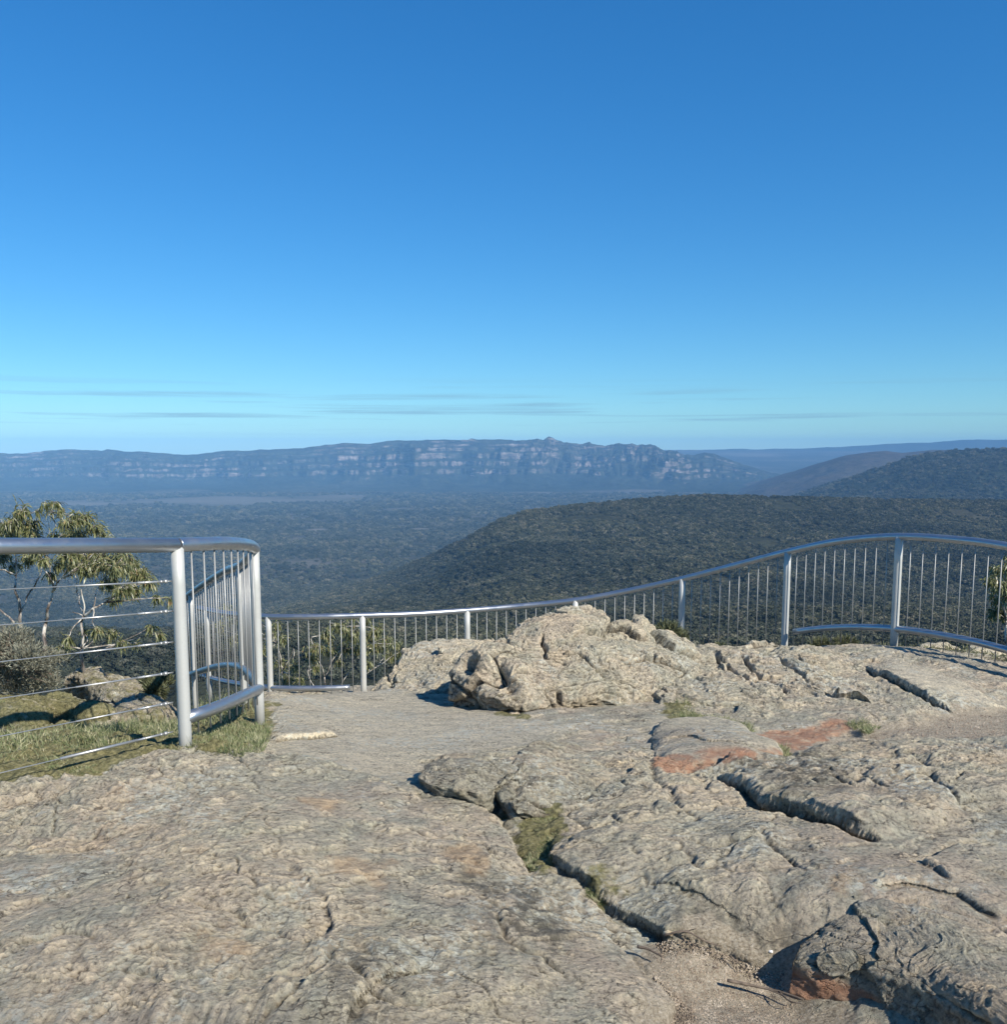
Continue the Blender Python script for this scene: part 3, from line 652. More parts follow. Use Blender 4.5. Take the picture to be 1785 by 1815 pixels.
# 2 short baluster fence turning back down the steps
fence('stair_fence', 'steel baluster fence curving from the left post and back down the hidden steps',
      [(313,966,4.87),(360,964,5.1),(405,963,5.42),(438,966,5.8),(450,972,6.05),(449,978,6.4),(440,990,7.2),(424,1003,8.3),(400,1012,9.0),(370,1030,9.8),(338,1052,10.6),(328,1060,10.9)],
      [(450,972,6.05),(424,1003,8.3),(338,1052,10.6)], .038, .032, .94, [(0.0, 99)], .125, depth=1.15, bar_below=.10)
# 3 long curved fence
fence('curved_fence', 'long curved steel baluster fence along the cliff edge, dipping left and arching right',
      [(352,1078,12.3),(400,1087,12.0),(475,1093,11.6),(560,1093,11.5),(642,1091,11.6),(735,1088,11.8),(828,1082,12.0),(925,1074,12.1),(1020,1064,12.0),(1115,1047,11.8),(1210,1026,11.4),(1300,1003,10.9),(1397,978,10.3),(1490,959,9.7),(1595,951,9.1),(1700,957,8.6),(1785,968,8.2),(1900,992,7.7),(2060,1040,7.0)],
      [(362,1080,12.2),(475,1093,11.6),(642,1091,11.6),(828,1082,12.0),(1020,1064,12.0),(1210,1026,11.4),(1397,978,10.3),(1595,951,9.1),(1830,976,8.0),(2050,1036,7.05)],
      .036, .038, .92, [(0.0, 2.35), (8.35, 99)], .132, depth=1.12, bar_below=.16)

# ================================================================== vegetation
def leaves(P, D, Ln, Wd, droop, nseg=3):
    """curved narrow blades: P base, D direction, Ln length, Wd width"""
    n = len(P); D = D / (np.linalg.norm(D, axis=1)[:, None] + 1e-9)
    side = np.cross(D, rng.normal(size=(n, 3))); side /= np.linalg.norm(side, axis=1)[:, None] + 1e-9
    pos = P.copy(); d = D.copy(); V_ = []
    prof = [.25, 1, .85, .05] if nseg == 3 else [.5, 1, .05]
    for k in range(nseg + 1):
        w = (Wd * prof[k] * .5)[:, None]
        V_.append(pos - side * w); V_.append(pos + side * w)
        d = d + np.array([0, 0, -1.0]) * droop; d /= np.linalg.norm(d, axis=1)[:, None]
        pos = pos + d * (Ln / nseg)[:, None]
    V_ = np.stack(V_, 1)
    m = 2 * (nseg + 1); base_i = (np.arange(n) * m)[:, None]
    Fq = np.concatenate([base_i + np.array([2*k, 2*k+1, 2*k+3, 2*k+2])[None] for k in range(nseg)], 0)
    return V_.reshape(-1, 3), Fq
def branch(a, b, r0, r1, wob=.03, n=7):
    a = np.asarray(a, float); b = np.asarray(b, float); t_ = np.linspace(0, 1, n)[:, None]
    P = a + (b - a) * t_; L_ = np.linalg.norm(b - a); ph = rng.normal(size=3)
    P = P + (np.sin(t_ * 5 + ph[0]) - math.sin(ph[0])) * wob * L_ * np.array([1, .6, 0]) * np.sin(t_ * np.pi) + np.cumsum(rng.normal(size=(n, 3)) * .008 * L_, 0) * np.sin(t_ * np.pi)
    P[-1] = b
    return sweep(P, np.linspace(r0, r1, n), 7)
def gum_tree(name, label, limbs, clusters, Y, leaf=(.055, .11), wid=.0095, dens=55, dy=.35, mat=None, group=None, twig=True, cat='tree'):
    """limbs: (px,py)-(px,py), r0, r1 ; clusters: (px,py,rpx)"""
    b0 = at(limbs[0][0][0], limbs[0][0][1], Y); t_ = thing(name, b0, label, cat, group)
    dep = {}
    def pt(p):
        if p not in dep: dep[p] = Y + random.uniform(-dy, dy) * .5
        return at(p[0], p[1], dep[p])
    dep[limbs[0][0]] = Y
    parts = [branch(pt(a_), pt(b_), r0, r1) for a_, b_, r0, r1 in limbs]
    ends = np.array([pt(l[1]) for l in limbs])
    Pl, Dl = [], []
    for cx, cy, cr in clusters:
        yy_ = Y + random.uniform(-dy, dy); c = at(cx, cy, yy_); r = cr * yy_ / F
        if twig:
            q = ends[np.argmin(np.linalg.norm(ends - c, axis=1))]
            parts.append(branch(q, c, .006, .0025, .06, 6))
        k = int(dens * (cr / 22.)**1.7) + 6
        nt2 = max(3, k // 6)
        for _ in range(nt2):
            v = rng.normal(size=3); v /= np.linalg.norm(v); e_ = c + v * r * random.uniform(.35, 1.0) * np.array([1, 1, .7])
            if twig: parts.append(branch(c, e_, .0022, .001, .05, 4))
            m = k // nt2 + 1
            tq = rng.random((m, 1))
            Pl.append(c + (e_ - c) * (.3 + .7 * tq) + rng.normal(size=(m, 3)) * r * .16); Dl.append(v[None] * .35 + rng.normal(size=(m, 3)) * .55 + np.array([.1, 0, -.45]))
    Pl = np.vstack(Pl); Dl = np.vstack(Dl); n = len(Pl)
    v, f = join(parts); obj('trunk', v, f, BARK, t_)
    v, f = leaves(Pl, Dl, rng.uniform(*leaf, n), rng.uniform(.7, 1.3, n) * wid, .42)
    obj('crown', v, f, mat or GUMLEAF, t_, smooth_=False)
    return t_
gum_tree('gum_tree', 'slender gum tree with white forked trunk, furthest left behind the wire fence',
  [((38,1140),(35,1085),.016,.014),((35,1085),(25,1045),.014,.010),((25,1045),(28,1020),.01,.008),((28,1020),(8,1010),.009,.006),((35,1085),(60,1040),.010,.007),((60,1040),(75,1000),.007,.005),((75,1000),(90,960),.005,.003),((28,1020),(30,960),.008,.004),((24,1104),(-5,1075),.01,.008),((30,960),(35,925),.005,.003)],
  [(38,905,20),(22,925,22),(45,930,26),(8,935,24),(60,945,22),(-15,930,24),(25,950,24),(0,985,24),(25,1000,15),(50,985,18),(-25,975,28),(65,905,8),(-40,1010,22)], 8.3, dens=150)
gum_tree('gum_tree', 'gum tree with pale forking stems reaching the tallest leaf tip, second behind the wire fence',
  [((78,1160),(80,1105),.017,.015),((80,1105),(84,1078),.015,.012),((84,1078),(92,1050),.012,.009),((92,1050),(88,1025),.008,.006),((88,1025),(84,960),.006,.003),((92,1050),(108,1025),.008,.006),((108,1025),(120,990),.006,.004),((84,960),(82,905),.003,.002)],
  [(78,893,8),(97,890,10),(104,902,9),(88,905,7),(118,925,18),(135,918,20),(150,915,18),(115,945,18),(140,945,24),(165,935,20),(180,945,12),(120,985,22),(105,1000,16),(75,990,14),(140,985,24),(60,975,18),(95,950,14),(115,965,18),(170,975,22),(195,955,14),(205,965,12),(90,1015,12),(150,1010,18)], 8.0, dens=150)
gum_tree('gum_tree', 'gum tree with a broad drooping crown beside the left fence post, third behind the wires',
  [((148,1192),(144,1150),.013,.012),((144,1150),(143,1100),.012,.011),((143,1100),(148,1092),.012,.011),((148,1092),(165,1078),.011,.009),((165,1078),(185,1068),.009,.006),((148,1092),(140,1068),.007,.005),((140,1068),(135,1050),.005,.004),((148,1092),(143,1045),.007,.005),((185,1068),(215,1050),.006,.004),((148,1092),(128,1085),.006,.004),((165,1078),(175,1040),.006,.004),((175,1040),(180,1005),.004,.003),((144,1150),(120,1175),.005,.003),((165,1168),(185,1150),.004,.002)],
  [(160,1000,26),(185,990,26),(205,1005,26),(225,1000,26),(240,1015,24),(255,1015,18),(190,1030,22),(215,1040,22),(235,1045,18),(200,1060,14),(262,1030,16),(280,1058,10),(300,1060,8),(170,1115,14),(195,1122,16),(212,1138,12),(148,1118,12),(268,1110,12),(280,1122,10),(240,1140,8),(130,1000,22),(215,985,22),(120,1130,10),(110,1145,12)], 7.9, dens=160)
gum_tree('gum_shrub', 'rounded gum shrub with bare twigs beneath, behind the low part of the curved fence', 
  [((585,1245),(575,1200),.012,.01),((575,1200),(560,1160),.009,.006),((575,1200),(605,1150),.009,.006),((560,1160),(550,1130),.006,.004),((605,1150),(640,1110),.006,.004),((585,1245),(620,1190),.009,.006),((620,1190),(660,1140),.006,.004),((600,1240),(655,1190),.007,.004),((560,1225),(545,1190),.006,.004),((545,1190),(555,1150),.004,.003),((575,1230),(590,1180),.005,.003)],
  [(625,1090,14),(645,1098,16),(600,1108,20),(580,1125,20),(560,1145,20),(550,1165,14),(620,1120,24),(645,1125,24),(668,1115,18),(685,1130,16),(700,1140,14),(665,1145,22),(690,1160,18),(710,1155,10),(640,1150,20),(610,1145,20),(585,1150,16),(560,1180,10),(600,1170,10),(650,1175,12)], 13.2, leaf=(.07,.13), wid=.017, dens=120, dy=.5)
gum_tree('gum_shrub', 'small gum shrub beside the stair fence, left of the rounded shrub',
  [((500,1250),(500,1190),.01,.008),((500,1190),(490,1140),.008,.004),((500,1190),(520,1150),.006,.004)],
  [(490,1105,12),(480,1125,16),(500,1130,14),(470,1150,12),(495,1175,16),(520,1180,14),(510,1200,18),(530,1205,12),(490,1215,14),(455,1100,10),(400,1080,16),(420,1095,16),(385,1110,16),(410,1130,16)], 13.6, leaf=(.07,.13), wid=.017, dens=120, dy=.5)
gum_tree('gum_tree', 'dark leafy gum tree cut off by the right edge, beyond the arching fence',
  [((1790,1180),(1785,1100),.03,.025),((1785,1100),(1770,1050),.02,.01),((1785,1100),(1810,1030),.02,.01)],
  [(1765,1010,16),(1755,1030,14),(1775,1035,22),(1770,1060,22),(1790,1010,24),(1795,1050,30),(1780,1085,22),(1765,1085,14),(1820,1030,36),(1830,1080,36),(1800,990,20)], 15.5, leaf=(.08,.14), wid=.022, dens=200, dy=.6)

def bush(name, label, blobs, Y, mat, n, leaf, wid, group=None, up=.6, dy=.25):
    b0 = at(blobs[0][0], blobs[0][1] + blobs[0][3], Y); t_ = thing(name, b0, label, 'bush', group)
    Pl, Dl, parts = [], [], []
    root = b0.copy(); root[2] -= .1
    tot = sum(q[2] * q[3] for q in blobs)
    for cx, cy, rx, ry in blobs:
        yy_ = Y + random.uniform(-dy, dy) * .6; c = at(cx, cy, yy_); k = int(n * rx * ry / tot)
        v = rng.normal(size=(k, 3)); v /= np.linalg.norm(v, axis=1)[:, None]
        rad = rng.random((k, 1))**.45
        sc3 = np.array([rx, (rx + ry) * .5, ry]) * yy_ / F
        # sprigs
        Pl.append(c + v * rad * sc3); Dl.append(v * .6 + np.array([0, 0, up]) + rng.normal(size=(k, 3)) * .35)
        for _ in range(9):
            w = rng.normal(size=3); w /= np.linalg.norm(w); w[2] = abs(w[2]); e_ = c + w * sc3 * .9
            parts.append(branch(root + rng.normal(size=3) * .004, e_, .006, .0015, .06, 6))
    v, f = join(parts); obj('stems', v, f, WOOD, t_)
    Pl = np.vstack(Pl); Dl = np.vstack(Dl); m = len(Pl)
    v, f = leaves(Pl, Dl, rng.uniform(*leaf, m), rng.uniform(.7, 1.3, m) * wid, .1, 2); obj('foliage', v, f, mat, t_, smooth_=False)
    return t_
bush('heath_bush', 'grey green heath bush with fine foliage at the left edge, behind the wire fence',
     [(20,1130,38,24),(-25,1150,40,30),(50,1165,45,25),(0,1190,55,40),(70,1195,32,30),(95,1165,26,12),(40,1215,50,25),(-50,1200,45,50),(95,1210,14,14)], 7.3, HEATH, 15000, (.02, .05), .006)
bush('scrub_bush', 'small green bush at the foot of a fence post, right behind the central crag', [(1185,1118,24,16),(1175,1130,16,12),(1205,1128,14,12)], 9.3, SCRUB, 1500, (.03, .06), .010)
bush('scrub_bush', 'dry low bush under the arched fence, between two posts', [(1455,1142,20,9),(1500,1138,22,8)], 10.2, SCRUB, 900, (.04, .08), .008)
bush('scrub_bush', 'small leafy bush low behind the left fence post, beyond the wires', [(275,1225,18,16),(290,1208,14,12),(262,1210,12,8)], 7.6, SCRUB, 900, (.04, .07), .012)
bush('scrub_bush', 'dark bush at the rock edge under the curved fence, right of the pale outcrop', [(1275,1150,10,8)], 9.6, SCRUB, 300, (.03, .06), .01)

# low heath beyond the right hand fence
def scatter_poly(pl, n):
    pl = np.asarray(pl); lo, hi = pl.min(0), pl.max(0); o_ = []
    while sum(len(q) for q in o_) < n:
        q = lo + (hi - lo) * rng.random((n, 2)); o_.append(q[inside(q[:, 0], q[:, 1], pl)])
    return np.vstack(o_)[:n]
def blades(name, poly, n, hl, hw, mat, label, lean=.5, droop=.15, px=True, dens=None, z=None):
    pl = GL(poly) if px else poly
    q = scatter_poly(pl, n)
    cl = fbm(q[:, 0] * 4 + 3, q[:, 1] * 4, o=3); keep = cl > (-.25 if dens is None else dens); q = q[keep]; cl = cl[keep]; m = len(q)
    zz = base(q[:, 0], q[:, 1]) + rockdetail(q[:, 0], q[:, 1]) * .6 - .01
    P = np.stack([q[:, 0], q[:, 1], zz], 1); D = rng.normal(size=(m, 3)) * lean; D[:, 2] = 1
    v, f = leaves(P, D, rng.uniform(*hl, m) * (1 + cl), rng.uniform(.7, 1.3, m) * hw, droop)
    o = obj(name, v, f, mat, smooth_=False); return tag(o, label, None, None, 'stuff')
blades('grass', [(-250,1330),(-100,1250),(60,1262),(200,1275),(330,1275),(330,1300),(230,1335),(100,1362),(-60,1385)], 34000, (.02, .085), .0035, GRASS, 'tufted green grass behind the wire fence', dens=-.5)
blades('short_grass', [(-250,1420),(-100,1380),(60,1365),(240,1330),(325,1305),(340,1335),(260,1355),(100,1385),(-60,1410)], 20000, (.010, .03), .003, GRASS, 'short mossy turf along the edge of the rock on the left', dens=-.1)
blades('long_grass', [(335,1300),(400,1290),(470,1275),(478,1300),(465,1335),(430,1345),(380,1335),(340,1338)], 5200, (.02, .07), .0035, GRASS, 'long dry grass growing at the foot of the stair fence', .35)
blades('crack_grass', [(905,1445),(965,1440),(998,1465),(985,1500),(955,1530),(950,1550),(930,1530),(935,1500)], 4200, (.012, .035), .0022, GRASS, 'grass growing in the crack beside the flat ledge', .8, dens=-.5)
blades('crack_grass', [(1040,1568),(1072,1574),(1082,1595),(1060,1605),(1042,1595)], 1300, (.01, .028), .002, GRASS, 'small patch of grass in the gap in the middle foreground', .8, dens=-.5)
blades('dry_grass', [(1188,1250),(1215,1248),(1250,1270),(1330,1282),(1340,1300),(1260,1285),(1195,1272)], 2600, (.02, .06), .003, GRASS, 'dry grass between the central crag and the smooth slab', .6)
blades('dry_grass', [(1365,1322),(1385,1318),(1405,1345),(1385,1350)], 700, (.02, .06), .003, GRASS, 'tuft at the right end of the smooth slab', .5)
blades('dry_grass', [(1500,1290),(1530,1283),(1560,1292),(1540,1305)], 900, (.03, .06), .003, GRASS, 'olive tuft in the mouth of the hollow under the long outcrop', .5)
blades('low_heath', [(4.35,8.75),(4.0,9.6),(4.1,10.8),(5.5,11.3),(9,11),(9,7.0),(6.2,6.9),(5.3,7.7)], 26000, (.03, .09), .007, SCRUB, 'low heath and ground cover beyond the arching fence', .9, .2, px=False, dens=-.3)
blades('low_heath', [(3.0,10.8),(3.2,10.2),(3.9,9.4),(4.3,9.8),(4.1,11.2),(3.2,11.6)], 5000, (.03, .10), .007, SCRUB, 'low heath behind the arch of the fence', .9, .2, px=False, dens=-.3)
# grass in front of stair bottom
blades('stair_grass', [(340,1285),(345,1250),(430,1225),(455,1235),(455,1270),(400,1290)], 2500, (.05, .14), .004, GRASS, 'long grass inside the bend of the stair fence', .4)

# pale stones among the heath on the right
k = 0
stone_v = []
for i in range(26):
    q = scatter_poly([(4.5,8.7),(4.3,10.6),(8,10.8),(8,8),(5.6,7.6)], 1)[0]; r = random.uniform(.05, .16)
    th = np.linspace(0, 2 * np.pi, 16, endpoint=False); ph = np.linspace(.12, np.pi - .12, 9)
    T_, P_ = np.meshgrid(th, ph); dd = np.stack([np.cos(T_) * np.sin(P_), np.sin(T_) * np.sin(P_), np.cos(P_) * .45], -1).reshape(-1, 3)
    rr = r * (1 + .45 * fbm(dd[:, 0] * 1.5 + i * 9, dd[:, 1] * 1.5, dd[:, 2] * 1.5, o=3))[:, None]
    c = np.array([q[0], q[1], gz(*q)]); v = c + dd * rr * np.array([1.5, 1, 1])
    f = [tuple(x_) for x_ in grid_faces(9, 16, True)[:, ::-1].tolist()] + [tuple(range(15, -1, -1))[::-1]]
    o = obj('stone', v, f, ROCK, loc=c, attrs={'pale': np.full(len(v), .8)})
    tag(o, 'pale weathered stone half sunk in the low heath beyond the arching fence', 'stone', 'stones in the heath beyond the fence')

# gravel on the sandy patches, sticks, leaf litter
def pebbles(name, poly, n, rr_, label, mat=PEB):
    q = scatter_poly(GL(poly), n); r = rng.uniform(*rr_, n) * (rng.random(n)**1.5 + .4)
    zz = base(q[:, 0], q[:, 1]) - .031 + rockdetail(q[:, 0], q[:, 1]) * .2
    oc = np.array([(1,0,0),(0,1,0),(-1,0,0),(0,-1,0),(0,0,.7),(0,0,-.7)]); of = np.array([(0,1,4),(1,2,4),(2,3,4),(3,0,4),(1,0,5),(2,1,5),(3,2,5),(0,3,5)])
    v = (oc[None] * (1 + .5 * rng.random((n, 6, 1))) * r[:, None, None]); a_ = rng.random(n) * 6.28
    cs, sn = np.cos(a_)[:, None], np.sin(a_)[:, None]
    v = np.stack([v[..., 0] * cs - v[..., 1] * sn, v[..., 0] * sn + v[..., 1] * cs, v[..., 2]], -1) + np.stack([q[:, 0], q[:, 1], zz], 1)[:, None]
    f = (np.arange(n) * 6)[:, None, None] + of[None]
    return tag(obj(name, v.reshape(-1, 3), f.reshape(-1, 3), mat), label, None, None, 'stuff')
pebbles('gravel', PATCH['sand'][0], 12000, (.001, .0042), 'coarse sandy gravel in the hollow at the bottom right')
pebbles('gravel', PATCH['sand'][1], 9000, (.002, .006), 'sandy gravel path in front of the long outcrop')
pebbles('leaf_litter', [(-40,1325),(60,1320),(120,1340),(130,1370),(40,1375),(-40,1385)], 700, (.006, .018), 'pale dead leaves in the grass by the wire fence', DRY)
def stick(label, pl, r, lift=.012, forks=()):
    W_ = [G(*p) + np.array([0, 0, lift]) for p in pl]; t_parts = [sweep(catmull(W_, 4), np.linspace(r, r * .5, (len(W_) - 1) * 4 + 1), 7)]
    for fk in forks:
        Wk = [G(*p) + np.array([0, 0, lift]) for p in fk]; t_parts.append(sweep(catmull(Wk, 4), np.linspace(r * .6, r * .25, (len(Wk) - 1) * 4 + 1), 6))
    v, f = join(t_parts); return tag(obj('stick', v, f, WOOD, loc=W_[0]), label, 'stick')
stick('long forked dead stick lying in the gravel at the foot of the orange face', [(1290,1744),(1330,1752),(1380,1766),(1425,1784)], .006, forks=[[(1300,1750),(1345,1760),(1400,1776)],[(1380,1766),(1400,1782),(1420,1790)]])
stick('thin dead twig at the upper left of the gravel hollow', [(1178,1668),(1215,1664),(1250,1676),(1275,1684)], .004, forks=[[(1215,1664),(1235,1655)]])
stick('short thick dead stick near the left tip of the gravel hollow', [(1130,1686),(1150,1690),(1175,1702)], .006)
stick('small dead twig in the middle of the gravel hollow', [(1292,1708),(1310,1718),(1322,1732)], .003)
def small_stone(label, px, py, r, mat, flat_=.5):
    c = G(px, py); th = np.linspace(0, 2 * np.pi, 16, endpoint=False); ph = np.linspace(.1, np.pi - .1, 9); T_, P_ = np.meshgrid(th, ph)
    dd = np.stack([np.cos(T_) * np.sin(P_), np.sin(T_) * np.sin(P_), np.cos(P_) * flat_], -1).reshape(-1, 3)
    v = c + dd * (r * (1 + .5 * fbm(dd[:, 0] * 1.6 + px, dd[:, 1] * 1.6, dd[:, 2] * 1.6, o=3)))[:, None]
    f = [tuple(x_) for x_ in grid_faces(9, 16, True)[:, ::-1].tolist()] + [tuple(range(16))]
    return tag(obj('stone', v, f, mat, loc=c), label, 'stone')
b = MB('white_quartz'); b.set(Base_Color=(.8, .79, .76), Roughness=.6); QU = b.m
small_stone('tiny bright white pebble at the mouth of the black gap beside the block', 1366, 1690, .009, QU)
small_stone('pale flat stone chip at the upper edge of the gravel hollow', 1185, 1655, .016, DRY, .35)
small_stone('pale rounded stone lying in the gap below the flat ledge', 1035, 1452, .028, PEB, .7)

# ================================================================== far country
def px_u(px): return (px - CX) / F / math.cos(PITCH)      # lateral slope x/y near the horizon
def z_at(py, Y): return at(CX, py, Y)[2]
def interp_px(tbl, X, Y):
    t_ = np.asarray(tbl, float); px = CX + (X / Y) * F * math.cos(PITCH) ; return [np.interp(px, t_[:, 0], t_[:, k]) for k in range(1, t_.shape[1])]
NEAR = [(-900,1120,2300),(-200,1120,2300),(300,1118,2300),(400,1105,2380),(550,1062,2650),(700,1012,2850),(770,982,2750),(830,952,2600),(880,925,2600),(930,907,2650),(1000,897,2700),(1100,888,2750),(1180,881,2800),(1250,878,2850),(1400,881,2900),(1500,884,2950),(1785,888,3000),(2600,905,3000)]
def h_valley(X, Y):
    far = smooth(11000, 21500, Y) * (.55 + .45 * smooth(.09, .17, X / Y))
    return -450 + 10 * fbm(X / 900, Y / 900, o=3) * smooth(800, 3000, Y) + far * 422
def h_near(X, Y):
    py, Yr = interp_px(NEAR, X, Y)
    c = (py - PY0) / F; zr = EYE - Yr * np.tan(np.arctan(c) + PITCH)
    k = np.clip(Y / Yr, 0, 3)
    z0 = -.216 * 520 + EYE
    kk = np.clip((Y - 520) / (Yr - 520), 0, 1); s1_ = (zr - EYE) / Yr
    front = EYE + (-.216 + (s1_ + .216) * kk) * Y + (1 + .0 * Y) * 20 * fbm(X / 300, Y / 360, o=4) * smooth(500, 900, Y) * smooth(1.02, .8, k)
    front = np.where(Y < 520, z0 - (520 - Y) * .12, front)
    back = zr - (Y - Yr) * .34 - ((Y - Yr) / 900)**2 * 60
    return np.where(Y < Yr, front, back)
HILL2 = [(1250,1060),(1330,930),(1400,888),(1450,868),(1500,850),(1545,834),(1600,814),(1640,805),(1700,799),(1760,798),(1900,796),(2100,798),(2600,810)]
HILL3 = [(1150,1000),(1250,900),(1320,866),(1360,850),(1400,838),(1450,820),(1490,808),(1530,802),(1560,799),(1590,803),(1640,799),(1680,798),(1760,802),(2000,800),(2600,806)]
def h_crest(tbl, Yc, wf_, wb):
    def h(X, Y):
        py, = interp_px(tbl, X, Y); c = (py - PY0) / F; zc = EYE - Yc * np.tan(np.arctan(c) + PITCH)
        d = (Y - Yc); w = np.where(d < 0, wf_, wb)
        return -470 + (zc + 470) * np.exp(-(d / w)**2) + np.minimum(1, np.abs(d) / 800) * 40 * fbm(X / 500, Y / 500, o=4) * (zc > -440)
    return h
h2 = h_crest(HILL2, 6000, 1500, 1800); h3 = h_crest(HILL3, 9500, 1900, 2500)
def persp_grid(Y0, Y1, nr, u0, u1, nc, log=True):
    Yg = np.exp(np.linspace(math.log(Y0), math.log(Y1), nr)) if log else np.linspace(Y0, Y1, nr)
    U = np.linspace(u0, u1, nc); X = U[None] * Yg[:, None]; Y = np.repeat(Yg[:, None], nc, 1); return X, Y
def forest_floor(name, cols, rocky=None, sc_=1.0, clear=False):
    b = MB(name); P = b.pos()
    n1 = b.noise(.0011 * sc_, 6, .6, P, .4); n2 = b.noise(.012 * sc_, 6, .7, P); n3 = b.noise(.05 * sc_, 4, .7, P)
    c = b.ramp(n1, [(.35, cols[0]), (.52, cols[1]), (.66, cols[2])])
    c = b.mix(.9, c, b.ramp(n2, [(.30, (.45,) * 3), (.5, (1,) * 3), (.68, (1.45,) * 3)]), 'MULTIPLY')
    c = b.mix(.8, c, b.ramp(n3, [(.30, (.45,) * 3), (.5, (1,) * 3), (.68, (1.35,) * 3)]), 'MULTIPLY')
    if clear: c = b.mix(b.ma('MULTIPLY', b.at('clearing'), .6), c, (.17, .155, .125))
    if rocky:
        g = b.n('ShaderNodeNewGeometry'); sp_ = b.n('ShaderNodeSeparateXYZ'); b.l(g.outputs['Normal'], sp_.inputs[0])
        rk = b.mr(b.ma('ADD', sp_.outputs['Z'], b.ma('MULTIPLY', b.ma('SUBTRACT', b.noise(.0035, 8, .75, b.pos((1, 1, 8))), .5), 2.0)), rocky[0], rocky[1], 1, 0)
        rc = b.ramp(b.noise(.006, 6, .7, b.pos((1, 1, 7))), [(.34, (.08, .065, .06)), (.5, (.20, .165, .15)), (.62, (.33, .285, .26))])
        rk = b.ma('MULTIPLY', rk, b.mr(b.noise(.0016, 7, .7, b.pos((1, 1, 3.0)), .3), .42, .60, .05, .9))
        c = b.mix(rk, c, rc)
    b.set(Base_Color=c, Roughness=1.0); b.p.inputs['Specular IOR Level'].default_value = .0
    b.l(b.bump(n3, 6 / sc_, .8, b.bump(n2, 14 / sc_, .8)), b.p.inputs['Normal']); return b.m
FLOOR = forest_floor('forest_floor', [(.030, .033, .022), (.042, .045, .03), (.06, .058, .04)])
VALLEY = forest_floor('valley_woodland', [(.034, .038, .028), (.055, .056, .042), (.10, .092, .075)], clear=True)
DARKHILL = forest_floor('hill_forest', [(.022, .028, .018), (.032, .038, .022), (.05, .048, .03)])
REDHILL = forest_floor('heath_hill', [(.05, .04, .034), (.06, .052, .042), (.075, .066, .052)])
X, Y = persp_grid(60, 3600, 320, -1.1, 1.1, 420); zz = h_near(X, Y)
tag(obj('hill', np.stack([X, Y, zz], -1).reshape(-1, 3), grid_faces(320, 420), FLOOR), 'wooded plateau below the lookout', None, None, 'structure')
def clearing(X, Y):
    a_ = np.zeros(X.shape)
    for px, py, rx, ry, st_ in ((420,887,300,8,1),(150,893,130,4,.9),(330,884,60,3,1),(600,881,70,4,.8),(950,871,60,3,.9),(975,868,28,2,1.3),(560,940,22,2.5,1.4),(745,938,22,2,1.2),(1120,862,60,2.5,.6),(1330,836,60,2,.8),(1260,822,50,1.5,.8),(700,903,80,3,.5),(870,955,40,3,.6),(520,1000,80,3,.45)):
        c_ = at(px, py, 5000.); k_ = (-450 - EYE) / (c_[2] - EYE); c_ = np.array([c_[0] * k_, 5000. * k_]); wx_ = rx / F * c_[1]; wy_ = abs(c_[1] * ry / (py - 795.)) * 1.2 + 60
        q = 1 - np.sqrt(((X - c_[0]) / wx_)**2 + ((Y - c_[1]) / wy_)**2) + .35 * fbm(X / 700, Y / 500, o=4)
        a_ = np.maximum(a_, st_ * smooth(-.1, .7, q))
    return a_
X, Y = persp_grid(1200, 22000, 420, -1.2, 1.2, 420); zz = h_valley(X, Y)
tag(obj('valley_floor', np.stack([X, Y, zz], -1).reshape(-1, 3), grid_faces(420, 420), VALLEY, attrs={'clearing': clearing(X, Y)}), 'broad flat wooded valley', None, None, 'structure')
X, Y = persp_grid(3600, 9000, 240, .2, 1.1, 360); zz = h2(X, Y)
tag(obj('hill', np.stack([X, Y, zz], -1).reshape(-1, 3), grid_faces(240, 360), DARKHILL), 'dark wooded hill on the right skyline', None, None, 'structure')
X, Y = persp_grid(6500, 14000, 200, .12, 1.1, 360); zz = h3(X, Y)
tag(obj('hill', np.stack([X, Y, zz], -1).reshape(-1, 3), grid_faces(200, 360), REDHILL), 'purple brown hill behind the dark one', None, None, 'structure')

# main range: talus, then stepped sandstone cliffs
CREST = [(-900,800),(-300,806),(0,803),(40,804),(60,803),(90,799),(120,797),(160,797),(190,799),(200,796),(240,801),(262,800),(290,803),(330,806),(370,804),(400,799),(430,799),(480,797),(540,794),(580,789),(620,785),(660,787),(690,781),(730,781),(790,779),(830,780),(837,777),(845,779),(890,779),(920,781),(950,778),(962,779),(970,775),(976,774),(984,780),(1005,785),(1030,787),(1042,784),(1052,788),(1070,790),(1090,786),(1110,787),(1125,788),(1140,787),(1155,789),(1170,797),(1180,799),(1195,800),(1210,806),(1230,806),(1245,802),(1262,804),(1280,812),(1310,822),(1340,832),(1400,846),(1500,862),(2000,880)]
nc, nr = 1500, 170
pxs = np.linspace(-700, 1560, nc); u_ = (pxs - CX) / F / math.cos(PITCH)
cp = np.interp(pxs, [c[0] for c in CREST], [c[1] for c in CREST]); cp = cp - 1.1 * fbm(pxs / 24, pxs * 0 + 31, o=4) - 2.2 * fbm(pxs / 11, pxs * 0, o=4) * smooth(880, 960, pxs) * smooth(1300, 1200, pxs) - .3 * fbm(pxs / 25, pxs * 0 + 7, o=3)
Yc = 13000 + 500 * fbm(pxs / 260, pxs * 0 + 3, o=2)
zc = EYE - Yc * np.tan(np.arctan((cp - PY0) / F) + PITCH)
tt = np.linspace(0, 1, nr)[:, None]
PXm = np.repeat(pxs[None], nr, 0)
warp = .30 * fbm(PXm / 160, tt * 1.2 + 0 * PXm, o=3) + .07 * fbm(PXm / 30, tt * 4 + 0 * PXm, o=3)
ts = np.clip(tt + warp * np.sin(np.pi * tt), 0, 1)
